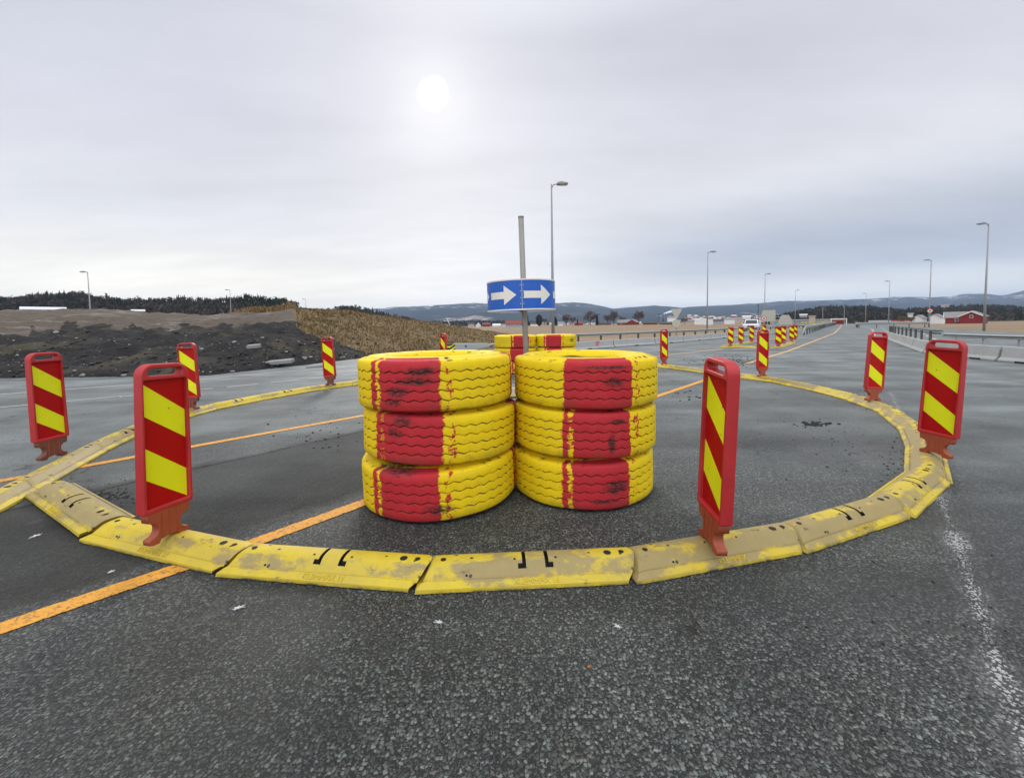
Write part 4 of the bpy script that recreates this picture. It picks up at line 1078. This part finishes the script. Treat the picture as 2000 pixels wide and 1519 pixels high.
# ------------------------------------------------------------ concrete barriers
BAR = [(-.23, 0), (-.23, .06), (-.15, .14), (-.10, .46), (.10, .46), (.15, .14), (.23, .06), (.23, 0)]
def barrier(a, b, label, group, hk=1.0, mark=None):
    a = Vector((a[0], a[1], 0)); b = Vector((b[0], b[1], 0)); dv = b-a; L = dv.length; hl = L/2-.04
    mb = MB(); mb.prism([(y*.9, z*hk) for y, z in BAR], 'x', -hl, hl)
    o = mb.build('concrete_barrier', M['concrete'], bevel=.015); o.location = (a+b)/2+Vector((0, 0, .003)); o.rotation_euler.z = math.atan2(dv.y, dv.x)
    for s_ in (-1, 1): MB().box((s_*(hl+.012), 0, .3*hk), (.05, .09, .14)).build('coupling', M['galv_dark'], o)
    MB().box((0, -.208, .022), (.34, .06, .05)).build('lifting_slot', M['hole'], o)
    if mark:
        tl = math.atan2(.32*hk, .045)
        text_mesh('lettering', mark, .34, .002, M['red_paint'], o, Matrix.Translation((.35*hl, -.1225, .30*hk)) @ Matrix.Rotation(tl, 4, 'X'), shear=.1)
    return tag(o, label, 'barrier', group)
p0, p1 = Vector((3.2, 20.4, 0)), Vector((33.5, 49.3, 0)); nb = 12; GB = 'concrete barrier blocks in a row'
words_ = ['first', 'second', 'third', 'fourth', 'fifth', 'sixth', 'seventh', 'eighth', 'ninth', 'tenth', 'eleventh', 'last']
pts = [Vector((-1.0, 16.6, 0)), Vector((2.05, 19.05, 0)), Vector((5.25, 21.9, 0)), Vector((8.2, 24.2, 0)), Vector((10.9, 26.8, 0))]
for k in range(7): pts.append(pts[4]+(Vector((34.2, 49.6, 0))-pts[4])*((k+1)/7))
for i in range(len(pts)-1):
    if i == 0: continue
    lb = 'concrete barrier block with red letters, beside the rear tyres' if i == 1 else '%s block beyond the lettered one in the left concrete barrier' % words_[i-2]
    barrier(pts[i], pts[i+1], lb, GB, .82, 'SP' if i == 1 else None)
rp = [(21.4, 13.3), (18.0, 11.7), (14.6, 12.6), (14.55, 15.3), (16.6, 18.1), (19.2, 21.0), (21.8, 23.9), (24.3, 26.7)]
rp = [tuple(gp(px, py))[:2] for px, py in ((2075, 716), (1962, 705.5), (1885, 698), (1816, 690), (1790, 681), (1768, 673), (1750, 667), (1738, 661.5))]
rl = ['concrete barrier block cut by the right edge of the view', 'second concrete barrier block from the right edge', 'short concrete barrier block at the corner of the right barrier', 'concrete block just round the corner of the right barrier', 'second concrete block past the corner of the right barrier',
      'third concrete block past the corner of the right barrier', 'farthest concrete block of the curved right barrier']
for i in range(len(rp)-1): barrier(rp[i+1], rp[i], rl[i], GB, .9) if i < 3 else barrier(rp[i], rp[i+1], rl[i], GB, .9)

# barrier terminal at the left road
tm = empty('barrier_terminal', (0, 0, 0), 0, 'pale grey barrier end terminal with striped nose at the bank foot', 'barrier terminal')
a, b = at(886, 671, 19.3), at(956, 674, 21.0)
a.z = b.z = 0; dv = (b-a); n = Vector((dv.y, -dv.x, 0)).normalized(); ang = math.atan2(dv.y, dv.x); Mt = Matrix.Translation(a) @ Matrix.Rotation(ang, 4, 'Z')
L = dv.length
MB().prism([(0, .05), (0, .44), (L*.92, .36), (L, .22), (L*.9, .16), (L*.45, .05)], 'y', -.1, .1, M=Mt).build('panel', M['sign_grey'], tm, bevel=.02)
MB().prism([(x+.28*L, z+.28) for x, z in circle(0, 0, .06, 14)], 'y', -.108, .1, M=Mt).build('emblem', M['blue'], tm)
nz = MB().prism([(-.34, .02), (-.34, .36), (-.28, .42), (-.04, .42), (-.02, .36), (-.02, .02)], 'y', -.12, .12, M=Mt).build('nose', M['yellow_band'], tm)
mb = MB()
for z in (-.02, .16, .34): mb.prism([(-.345, max(z, .02)), (-.015, min(z+.16, .42)), (-.015, min(z+.25, .42)), (-.345, min(z+.09, .42))], 'y', -.124, .124, M=Mt)
mb.build('stripe', M['black'], nz)
MB().tube([Mt @ Vector((L*.93, 0, .27)), Mt @ Vector((L*1.5, 0, .32)), Mt @ Vector((L*2.1, 0, .33))], .06, 8).build('rail', M['galv'], tm, smooth=True)

# ------------------------------------------------------------ lamp posts and signs
def lamp_post(px, ytop, Y, side, label, zb=None):
    tp = at(px, ytop, Y); x = tp.x; z0 = ground_z(x, Y) if zb is None else zb; H_ = tp.z-z0
    root = empty('street_lamp', (x, Y, z0), 0, label, 'street lamp', 'tall street lamps along the roads')
    MB().tube([(0, 0, 0), (0, 0, H_*.35), (0, 0, H_)], [.105, .085, .045], 8).build('pole', M['lamp'], root, smooth=True)
    MB().tube([(0, 0, H_-.25), (side*.12, 0, H_-.04), (side*.42, 0, H_+.02)], .038, 6).build('arm', M['lamp'], root, smooth=True)
    MB().prism([(side*.35, H_-.05), (side*.35, H_+.08), (side*.62, H_+.13), (side*1.02, H_+.05), (side*1.02, H_-.03)][::1], 'y', -.17, .17).build('lamp_head', M['lamp'], root, bevel=.02)
    MB().box((side*.74, 0, H_-.055), (.42, .26, .03)).build('lens', M['sign_grey'], root)
    return root
lamp_post(1077, 360, 26.5, 1, 'tallest street lamp, right beside the blue arrow sign', 0)
lamp_post(1382.5, 492, 53, 1, 'street lamp standing alone above the left barrier')
lamp_post(1494.5, 535, 78, 1, 'street lamp over the far island marker boards')
lamp_post(1554, 567, 127, 1, 'faint far street lamp between the far island and the red shed')
lamp_post(1692, 573, 142, -1, 'faint street lamp where the road tops the rise')
lamp_post(1738, 549, 97, -1, 'street lamp beside the crest of the right-hand road')
lamp_post(1819, 508, 63.5, -1, 'street lamp behind the round sign on the right')
lamp_post(1931, 437, 40, -1, 'street lamp nearest the right edge of the view')
lamp_post(171, 531, 60, -1, 'street lamp at far left on the earth bank', .2)
lamp_post(449, 566, 95, -1, 'street lamp above the golden tuft on the bank', .2)
lamp_post(597, 584, 130, -1, 'small distant street lamp above the grassy crest', .2)
def pole_thing(name, px, y0, y1, Y, r_, mat, label, cat, group=None, lean=0):
    a = at(px, y1, Y); b = at(px+lean, y0, Y); root = empty(name, a, 0, label, cat, group)
    MB().tube([(0, 0, 0), b-a], [r_, r_*.7], 6).build('pole', mat, root); mb = MB(); mb.tube([b-a+Vector((-.5, 0, -.5)), b-a+Vector((.5, 0, -.5))], r_*.5, 6).build('crossbar', mat, root); return root
pole_thing('utility_pole', 1287, 612, 634, 220, .22, M['galv_dark'], 'dark thin utility pole among the farm buildings', 'pole')
pole_thing('utility_pole', 1481, 594, 630, 150, .16, M['galv_dark'], 'dark thin utility pole above the white car', 'pole')
pole_thing('utility_pole', 1607, 600, 634, 200, .16, M['lamp'], 'grey thin pole left of the red shed', 'pole')
pole_thing('utility_pole', 1649, 596, 634, 160, .14, M['lamp'], 'thin pale pole at the right end of the red shed', 'pole')
pole_thing('survey_stake', 880, 620, 638, 60, .05, M['sign_white'], 'thin white stake leaning beyond the grassy slope', 'stake', lean=-8)
# yield sign seen from behind with a disc below
Y = 36; c = at(1321, 610, Y); root = empty('road_sign', (c.x, Y, -.1), R(-20), 'grey backs of a triangular sign and a round sign on one pole', 'road sign')
zt = c.z+.1
MB().tube([(0, .05, 0), (0, .05, zt+.25)], .04, 8).build('pole', M['galv'], root, smooth=True)
from_curve('triangle_plate', [[(-.46, zt+.26), (-.44, zt+.30), (.44, zt+.30), (.46, zt+.26), (.03, zt-.58), (-.03, zt-.58)]], .008, .004, M['sign_tan'], root)
from_curve('round_plate', [circle(0, zt-.95, .335, 28)], .008, .004, M['sign_tan'], root)
def round_sign(px, py, Y, label, plate=None):
    c = at(px, py, Y); z0 = 0; root = empty('road_sign', (c.x, Y, z0), -math.atan2(c.x, Y), label, 'road sign', 'round red-ringed signs'); z = c.z-z0
    MB().tube([(0, .05, 0), (0, .05, z+.2)], .04, 8).build('pole', M['galv'], root, smooth=True)
    from_curve('disc', [circle(0, z, .31, 28)], .008, .003, M['sign_white'], root)
    from_curve('ring', [circle(0, z, .315, 28), circle(0, z, .235, 28)], .012, .002, M['red_paint'], root)
    s_ = empty('x', (0, 0, 0)); bpy.data.objects.remove(s_)
    for q in (45, -45): MB().box((0, 0, 0), (.34, .03, .07), M=Matrix.Translation((0, 0, z)) @ Matrix.Rotation(R(q), 4, 'Y')).build('symbol', M['black'], root)
    if plate: MB().box((0, 0, z-.52), (.5, .02, .2)).build('plate', M[plate], root)
    return root
round_sign(1492, 622, 56, 'round red-ringed sign over the far island, near the white car')
M['green'] = plain('green_plate', (.03, .22, .12), .5)
round_sign(1816.5, 607, 58, 'round red-ringed sign with a green plate, right side', 'green')
c = at(1501.5, 606, 60); root = empty('road_sign', (c.x, 60, 0), -math.atan2(c.x, 60), 'big grey rectangular sign seen from the back', 'road sign')
MB().box((0, 0, c.z-.8), (1.65, .03, 1.62)).build('plate', M['sign_tan'], root)
for x in (-.1, .5): MB().tube([(x, .06, 0), (x, .06, c.z+.1)], .05, 8).build('pole', M['galv'], root)
c = at(1534, 615, 58); root = empty('road_sign', (c.x, 58, 0), -math.atan2(c.x, 58), 'broad pale sign back with cut-off upper corners', 'road sign')
from_curve('plate', [[(-.8, c.z-1.35), (-.8, c.z-.75), (-.4, c.z), (.4, c.z), (.8, c.z-.75), (.8, c.z-1.35)]], .012, .004, M['sign_tan'], root)
for x in (-.35, .35): MB().tube([(x, .06, 0), (x, .06, c.z-.3)], .04, 8).build('pole', M['galv'], root)

# ------------------------------------------------------------ buildings
def house(px, py, Y, w, dpt, hw, hr, wall, roof, label, rz=0, cat='house', windows=2, group=None, trim=None, door=False, name='house'):
    """px,py: foot of the facade in the survey photo; w along facade, gable ends at +-x unless turned"""
    c = at(px, py, Y); root = empty(name, (c.x, c.y, c.z), -math.atan2(c.x, Y)+R(rz), label, cat, group)
    MB().prism([(-dpt/2, -1.5), (dpt/2, -1.5), (dpt/2, hw), (0, hw+hr), (-dpt/2, hw)], 'x', -w/2, w/2).build('wall', M[wall], root)
    mb = MB(); ov = .35; k = hr/(dpt/2)
    for s_ in (-1, 1):
        e0 = (s_*(dpt/2+ov), hw-k*ov+.05); r0 = (0, hw+hr+.05)
        mb.prism([e0, r0, (r0[0], r0[1]+.22), (e0[0], e0[1]+.22)], 'x', -w/2-ov, w/2+ov)
    rf = mb.build('roof', M[roof], root, fixn=True)
    if trim:
        mb = MB()
        for s_ in (-1, 1):
            for x in (-w/2-ov-.08, w/2+ov+.08):
                e0 = (s_*(dpt/2+ov), hw-k*ov-.15); r0 = (0, hw+hr-.15); mb.prism([e0, r0, (0, hw+hr+.3), (e0[0], e0[1]+.45)], 'x', x-.07, x+.07)
        mb.box((-w/2-.02, -dpt/2, hw/2), (.3, .3, hw)); mb.box((0, 0, hw+hr+.26), (w+.9, .3, .12)); mb.build('trim', M[trim], root)
    for i in range(windows):
        x = -w/2+w*(i+.5)/windows; wf = MB().box((x, -dpt/2-.03, hw*.58), (1.1, .08, 1.1)).build('window', M['house_white'], root)
        MB().box((x, -dpt/2-.075, hw*.58), (.85, .04, .85)).build('pane', M['glass'], wf)
    return root
house(1868, 631.5, 180, 7.0, 7.6, 2.4, 2.2, 'barn_red', 'roof_grey', 'red barn with white gable trim, right of the white house', rz=0, cat='barn', windows=1, trim='house_white', name='barn')
h = house(1901, 631.5, 176, 9, 6.9, 3.0, 1.9, 'barn_red', 'roof_grey', 'red gabled barn wing facing the road with white verge boards', rz=82, cat='barn', windows=0, trim='house_white', name='barn')
wf = MB().box((-4.54, .0, 2.9), (.08, 1.0, 1.2)).build('window', M['house_white'], h); MB().box((-4.6, .0, 2.9), (.05, .7, .9)).build('pane', M['glass'], wf)
house(1829, 630.5, 215, 9, 4.3, 2.9, 1.5, 'house_white', 'roof_grey', 'tall white gabled house left of the red barn', rz=80, windows=0)
house(1796, 631, 220, 5, 4.0, 2.6, 1.5, 'house_white', 'roof_grey', 'small white house half behind the brown bushes', rz=70, windows=0)
house(1778, 618, 330, 3.0, 3, 1.6, .9, 'house_white', 'roof_grey', 'tiny white cottage above the brown bushes', windows=0)
house(1846, 600, 830, 11, 8, 2.5, 3, 'house_white', 'roof_grey', 'lone white house on the dark wooded slope', windows=0)
house(1635, 633, 170, 4.2, 4, 1.3, .5, 'barn_red', 'roof_red', 'low red shed under a pale gantry where the road rises', cat='shed', windows=0, name='shed')
p = at(1638, 633, 166); root = empty('gantry', p, -math.atan2(p.x, 166), 'pale beam frame in front of the low red shed', 'gantry')
MB().box((0, 0, 2.1), (5.2, .3, .35)).build('beam', M['sign_white'], root)
for x in (-2.4, 2.4): MB().box((x, 0, .95), (.3, .28, 1.95)).build('post', M['sign_white'], root)
house(1562, 634, 320, 38, 16, 3.2, .5, 'house_grey', 'roof_grey', 'long low grey industrial hall beyond the median', cat='hall', windows=5, name='industrial_hall')
house(1586, 633, 300, 3.6, 6, 5.4, .4, 'house_tan', 'roof_grey', 'square beige block rising over the grey hall', cat='building', windows=0, name='building')
house(1569, 617, 420, 6.2, 5, .9, .8, 'house_grey', 'roof_white', 'white roofed shed above the grey hall', cat='shed', windows=0, name='shed')
house(1221, 635, 330, 12, 9, 1.9, 2.3, 'barn_red', 'roof_grey', 'red farmhouse with pale hipped roof between two bare trees', windows=2)
house(1237, 634.5, 322, 6, 7, 2.0, 1.8, 'barn_red', 'roof_grey', 'short red wing on the right of the red farmhouse', rz=70, windows=0)
house(1270, 635, 330, 11, 8, 1.6, 1.3, 'barn_red', 'roof_dark', 'dark red barn right of the bare round tree', cat='barn', windows=0, name='barn')
house(1301, 635, 320, 9, 7, 1.2, 1.1, 'barn_red', 'roof_dark', 'low red shed left of the triangular sign', cat='shed', windows=0, name='shed')
house(1003, 638, 320, 12, 8, 2.0, 2.7, 'house_grey', 'roof_red', 'house with big red roof left of the sign pole', windows=2)
for px, py, Y, w, dp, hw, hr, wl, rf, rz, lb in (
    (934, 638.5, 420, 4, 4, 1.6, 2.3, 'house_white', 'roof_white', 80, 'pointed white house on the field edge'), (970, 638, 430, 8, 6, 1.5, 1.3, 'house_white', 'roof_white', 0, 'low white shed nearest the red roofed house'),
    (985, 638, 440, 6, 6, 1.4, 1.2, 'house_white', 'roof_grey', 0, 'second white shed against the red roofed house'), (950, 637, 520, 9, 7, 2, 2, 'barn_red', 'roof_red', 0, 'dim red house between the white houses'),
    (920, 636, 640, 9, 7, 2.5, 2.5, 'house_tan', 'roof_dark', 0, 'beige house far off at the edge of the field'), (1045, 636, 420, 9, 7, 1.7, 1.5, 'house_white', 'roof_dark', 0, 'white house with dark roof right of the sign pole'),
    (1060, 636, 440, 8, 7, 2, 2, 'house_tan', 'roof_grey', 0, 'beige house between the conifers'), (1090, 635.5, 430, 10, 7, 1.8, 1.6, 'house_white', 'roof_grey', 0, 'pale farmhouse behind the tall lamp'), (1130, 635, 450, 9, 7, 1.8, 1.8, 'barn_red', 'roof_red', 0, 'red house left of the big bare tree'),
    (1180, 635, 440, 14, 7, 1.5, 1.5, 'barn_red', 'roof_dark', 0, 'long red stable right of the big bare tree'),
    (1345, 634, 360, 9, 7, 3.0, 1.0, 'house_tan', 'roof_grey', 0, 'beige house right of the triangular sign'), (1366, 633, 420, 12, 9, 4.2, .6, 'house_white', 'roof_white', 0, 'white flat hall, the larger of two'), (1382, 633, 430, 10, 9, 5, .8, 'house_white', 'roof_grey', 0, 'white block at the right of the flat hall'),
    (1400, 632, 600, 16, 9, 3.5, 2.5, 'house_grey', 'roof_dark', 0, 'grey warehouse in the town'), (1425, 631, 640, 14, 9, 5, 2.5, 'house_white', 'roof_grey', 0, 'white warehouse in the town'), (1312, 629, 700, 14, 9, 7, 2, 'house_white', 'roof_grey', 0, 'pale factory block by the smoking chimney'),
    (1440, 628, 800, 18, 9, 6, 2, 'house_tan', 'roof_grey', 0, 'beige town block above the white car'), (1458, 622, 900, 16, 9, 4, 2, 'house_white', 'roof_white', 0, 'long white roof on the town slope'), (1518, 625, 700, 14, 9, 4, 1.5, 'house_white', 'roof_white', 0, 'white hall between the two sign backs'),
    (1760, 633, 260, 8, 6, 1.2, .9, 'house_tan', 'roof_red', 0, 'low pinkish house left of the brown bushes'), (1718, 633, 260, 10, 6, 1.2, .9, 'house_tan', 'roof_grey', 0, 'low pale house between two lamps at the crest')):
    house(px, py, Y, w, dp, hw, hr, wl, rf, lb, rz, windows=0)
house(86, 611, 150, 10.5, 6, 1.0, .85, 'barn_red', 'roof_white', 'long low building with white roof behind the earth bank', windows=0, name='building', cat='building')
house(270, 612, 190, 4.2, 4, .9, .6, 'house_grey', 'roof_white', 'small white roof peeping over the earth bank', windows=0, name='building', cat='building')
# chimney with plume
p = at(1295.5, 630, 700); root = empty('chimney', p, 0, 'dark factory chimney trailing white smoke', 'chimney'); MB().tube([(0, 0, 0), (0, 0, 13.5)], [1.0, .8], 10).build('stack', M['galv_dark'], root, smooth=True); MB().tube([(0, 0, 13.4), (0, 0, 14.0)], .95, 10).build('rim', M['galv_dark'], root)
mb = MB()
for k in range(26):
    f_ = k/25; q = p+Vector((1+f_*17+random.uniform(-.8, .8), random.uniform(-1, 1), 14.3+f_**.6*4.4+random.uniform(-.7, .7))); lump(mb, q.x, q.y, q.z, 1.0+1.1*math.sin(f_*3)*random.uniform(.6, 1.2), .7)
tag(mb.build('smoke', M['smoke'], smooth=True), kind='stuff')
# a far town that reads as one speckle of roofs
mb = MB()
for k in range(420):
    px = random.choice([random.uniform(1340, 1500), random.uniform(1340, 1500), random.uniform(850, 1250)]); Y = random.uniform(1500, 2600); py = random.uniform(618, 631) if px > 1300 else random.uniform(631, 635)
    c = at(px, py, Y); w_, d_, h_ = random.uniform(8, 18), random.uniform(7, 10), random.uniform(4, 8)
    mb.box((c.x, c.y, c.z), (w_, d_, h_), random.uniform(0, 3), random.choice([0, 0, 1, 2, 3]))
    mb.prism([(-d_/2-.4, h_/2), (d_/2+.4, h_/2), (0, h_/2+3)], 'x', -w_/2-.4, w_/2+.4, random.choice([3, 4, 4, 0]), Matrix.Translation(c) @ Matrix.Rotation(random.uniform(0, 3), 4, 'Z'))
tag(mb.build('far_town', [M['house_white'], M['house_tan'], M['barn_red'], M['roof_red'], M['roof_dark']], fixn=False), kind='stuff')

# ------------------------------------------------------------ single trees along the field
def bare_tree(px, ytop, ybase, Y, spread, label, mat='twig', dense=1.0, group='trees along the far field edge'):
    b = at(px, ybase, Y); H_ = at(px, ytop, Y).z-b.z; root = empty('bare_tree', b, 0, label, 'tree', group)
    tr = MB(); cr_ = MB()
    tr.tube([(0, 0, -1), (0, 0, H_*.3), (random.uniform(-.05, .05)*H_, 0, H_*.6)], [H_*.028, H_*.022, H_*.01], 6)
    def br(p, dv, L_, r_, lv):
        q = p+dv*L_
        cr_.tube([p, (p+q)/2+Vector((random.gauss(0, .06), random.gauss(0, .06), 0))*L_, q], [r_, r_*.8, r_*.55], 3, cap=False)
        if lv == 0: return
        for _ in range(4 if lv > 1 else int(7*dense)):
            nd = (dv+Vector((random.gauss(0, .55), random.gauss(0, .55), random.gauss(.12, .35)))).normalized()
            br(p+dv*L_*random.uniform(.45, 1), nd, L_*random.uniform(.55, .8), r_*.6, lv-1)
    for k in range(15):
        a = k*2.4+random.random(); dv = Vector((math.cos(a)*spread, math.sin(a)*spread, random.uniform(.5, 1.3))).normalized()
        br(Vector((0, 0, H_*random.uniform(.2, .55))), dv, H_*.28, H_*.013, 3)
    tr.build('trunk', M['bark'], root); cr_.build('crown', M[mat], root, fixn=False); return root
def conifer(px, ytop, ybase, Y, wr, label, group='trees along the far field edge', round_=False):
    b = at(px, ybase, Y); H_ = at(px, ytop, Y).z-b.z; root = empty('conifer_tree', b, 0, label, 'tree', group)
    MB().tube([(0, 0, -1), (0, 0, H_*.9)], [H_*.03, H_*.005], 6).build('trunk', M['bark'], root); mb = MB()
    for k in range(700):
        f_ = random.random(); z = H_*(.06+.94*f_); rr = H_*wr*((1-f_)**.8 if not round_ else math.sqrt(max(0, 1-(2*f_-1)**2))*.9+.05)*random.uniform(.45, 1.08); a = random.uniform(0, 6.283); s = H_*.05
        c = Vector((rr*math.cos(a), rr*math.sin(a), z)); vs = [c+Vector((random.gauss(0, s), random.gauss(0, s), random.gauss(-.3*s, s))) for _ in range(3)]
        mb.add(vs, [(0, 1, 2)])
    mb.build('crown', M['conifer'], root, fixn=False); return root
conifer(1030, 617, 636, 330, .17, 'slim dark conifer just right of the sign pole')
conifer(1053, 615, 636, 330, .32, 'broad dark conifer second right of the sign pole', round_=True)
conifer(1085, 619, 636, 330, .26, 'dark conifer beside the tall lamp')
conifer(1166, 617, 635, 330, .14, 'slender dark conifer right of the big bare tree')
conifer(1128, 624, 635, 330, .12, 'short dark conifer left of the big bare tree')
bare_tree(1106, 614, 636, 330, .5, 'dense reddish bare tree between the lamp and the big bare tree', dense=1.6)
bare_tree(1153, 605, 635, 330, .9, 'widest bare tree of the field edge', dense=1.3)
bare_tree(1064, 621, 636, 340, .9, 'low bare tree beside the broad conifer')
bare_tree(1199, 607, 635, 330, .6, 'tall thin bare tree left of the red farmhouse')
bare_tree(1187, 614, 635, 335, .7, 'smaller bare tree near the thin tall one')
bare_tree(1248, 608, 635, 330, .8, 'round bare tree right of the red farmhouse', dense=1.6)
bare_tree(1337, 619, 634, 320, 1.0, 'broad bare tree right of the triangular sign', dense=1.3)
bare_tree(1118, 618, 636, 350, .8, 'thin bare tree at the dense reddish tree')
bare_tree(1216, 616, 634, 345, .8, 'bare tree rising behind the red farmhouse roof')
bare_tree(858, 626, 637, 330, 1.0, 'low bare tree at the end of the grassy slope')
bare_tree(1760, 616, 633, 250, 1.0, 'bare shrub tree left of the brown bush', mat='bush', dense=1.5)
bare_tree(1778, 617, 632, 215, 1.1, 'tan bush before the small white house', mat='bush', dense=2.0)
conifer(1804, 606, 632, 260, .3, 'dark evergreen behind the white houses', round_=True)
bare_tree(1858, 612, 631, 230, .9, 'dark bare tree behind the red barn')
bare_tree(1925, 616, 631, 215, 1.0, 'bare tree right of the red barn')

# ------------------------------------------------------------ white car
p = gp(1465, 640, 0); Yc = 50; X = (1465-1000)/FPX*Yc*1.003
car = empty('car', (29.0, 50.5, -.05), R(-32), 'white estate car driving towards the camera beyond the barrier', 'car'); car.scale = (.95, .95, .95)
MB().prism([(-2.2, .3), (-2.2, .95), (-2.05, 1.05), (2.1, 1.0), (2.25, .9), (2.3, .55), (2.2, .3)], 'y', -.9, .9, M=Matrix.Rotation(R(-90), 4, 'Z')).build('body', M['car_white'], car, bevel=.09)
MB().prism([(-2.1, 1.0), (-1.85, 1.52), (-.1, 1.58), (.35, 1.5), (1.05, 1.0)], 'y', -.74, .74, M=Matrix.Rotation(R(-90), 4, 'Z')).build('cabin', M['car_white'], car, bevel=.08)
# windscreen follows the cabin's front slope (front of the car is local -Y after the turn)
MB().add([(-.66, -.99, 1.06), (.66, -.99, 1.06), (.58, -.42, 1.49), (-.58, -.42, 1.49), (-.66, -.95, 1.06), (.66, -.95, 1.06), (.58, -.38, 1.49), (-.58, -.38, 1.49)], [(0, 1, 2, 3), (7, 6, 5, 4), (0, 4, 5, 1), (1, 5, 6, 2), (2, 6, 7, 3), (3, 7, 4, 0)]).build('windscreen', M['glass'], car)
for s_ in (-1, 1):
    MB().box((s_*.75, .75, 1.27), (.03, 2.0, .34)).build('side_window', M['glass'], car)
    MB().box((s_*.66, -2.25, .80), (.34, .12, .16)).build('headlight', M['headlamp'], car, bevel=.02)
    MB().box((s_*.97, -.75, 1.08), (.16, .1, .12)).build('mirror', M['car_white'], car, bevel=.02)
    for y in (-1.4, 1.35):
        w_ = MB().tube([(s_*.70, y, .32), (s_*.91, y, .32)], .32, 18).build('wheel', M['tyre_black'], car); MB().tube([(s_*.9, y, .32), (s_*.925, y, .32)], .19, 14).build('rim', M['galv'], w_)
MB().box((0, -2.29, .74), (.78, .05, .18)).build('grille', M['black'], car); MB().box((0, -2.285, .45), (1.3, .05, .14)).build('bumper_intake', M['black'], car)

# ------------------------------------------------------------ litter, crumbs and stones on the road
def scrap(px, py, s, label, mat='paper'):
    c = gp(px, py, 0); mb = MB(); n = 14; vs = [(0, 0, .006)]
    for k in range(n):
        a = 6.283*k/n; r_ = s*(random.uniform(.9, 1.7) if k % 2 else random.uniform(.3, .6)); vs.append((r_*math.cos(a)*1.3, r_*math.sin(a)*.8,   .003+random.uniform(0, .003)))
    for k in range(n): a = 6.283*k/n; vs.append((vs[1+k][0]*.9, vs[1+k][1]*.9, .001))
    fs = [(0, 1+k, 1+(k+1) % n) for k in range(n)]+[(1+k, 1+n+k, 1+n+(k+1) % n, 1+(k+1) % n) for k in range(n)]
    o = mb.add(vs, fs).build('paper_scrap' if mat == 'paper' else 'dead_leaf', M[mat]); o.location = (c.x, c.y, .001); o.rotation_euler.z = random.random()*3
    return tag(o, label, 'litter', 'scraps lying on the asphalt')
scrap(465, 1188, .016, 'white scrap on the asphalt left of centre, before the kerb'); scrap(858, 1216, .012, 'white scrap on the asphalt under the tyre stacks, near centre'); scrap(1206, 1224, .012, 'white scrap on the asphalt right of centre')
scrap(218, 1117, .013, 'white scrap left of the orange line'); scrap(70, 1047, .022, 'white scrap below the crossing kerbs');
scrap(1151, 1303, .008, 'small tan leaf fragment in the foreground', 'leaf'); scrap(1328, 817, .028, 'orange leaf right of the right tyre stack', 'leaf')
mb = MB()
def crumbs(px, py, n, sx, sy, s0, s1):
    for k in range(n):
        c = gp(px+random.gauss(0, sx), py+random.gauss(0, sy), 0); lump(mb, c.x, c.y, .003, random.uniform(s0, s1), .6)
crumbs(1588, 829, 90, 16, 2.5, .006, .022); crumbs(1335, 770, 14, 18, 5, .008, .03); crumbs(1420, 706, 260, 32, 5, .01, .028); crumbs(240, 965, 60, 16, 8, .003, .008); crumbs(205, 968, 60, 16, 5, .003, .009)
crumbs(1620, 850, 60, 90, 45, .004, .009); crumbs(620, 850, 30, 50, 20, .006, .018); crumbs(1800, 1250, 40, 120, 120, .003, .006); crumbs(900, 1350, 30, 350, 80, .002, .005); crumbs(1755, 900, 40, 20, 30, .005, .01)
tag(mb.build('crumbs', M['clod'], fixn=False), kind='stuff')
# patches of dark crumbled asphalt sit on the old strip; pale slabs lie at the bank foot
for px, py, w_, lb in ((535, 718, 1.2, 'longer pale slab lying at the foot of the bank'), (625, 717, .8, 'shorter pale slab lying at the foot of the bank, by the narrow marker'), (498, 716, .4, 'pale stone block at the foot of the bank')):
    c = gp(px, py, 0); o = MB().prism([(-w_/2, -.12), (w_/2*.9, -.15), (w_/2, .1), (-w_/2*.8, .14)], 'z', -.05, .07).build('stone_slab', M['stone_pale'], bevel=.02)
    zz = drop(c.x, c.y); o.location = (c.x, c.y, max(zz or 0, 0)+.02); o.rotation_euler = (R(6), R(-4), R(20)); tag(o, lb, 'slab', 'slabs at the foot of the bank')

# ------------------------------------------------------------ haze
mt = bpy.data.materials.new('haze_air'); mt.use_nodes = True; t = NT(mt.node_tree); t.n.clear()
v = t.node('ShaderNodeVolumePrincipled'); v.inputs['Color'].default_value = (.55, .70, .95, 1); v.inputs['Density'].default_value = 7.0e-5; v.inputs['Anisotropy'].default_value = .1
t.l.new(v.outputs[0], t.node('ShaderNodeOutputMaterial').inputs['Volume'])
hz = MB().box((0, 2500, 290), (44000, 36000, 596)).build('haze', mt); tag(hz, kind='stuff')
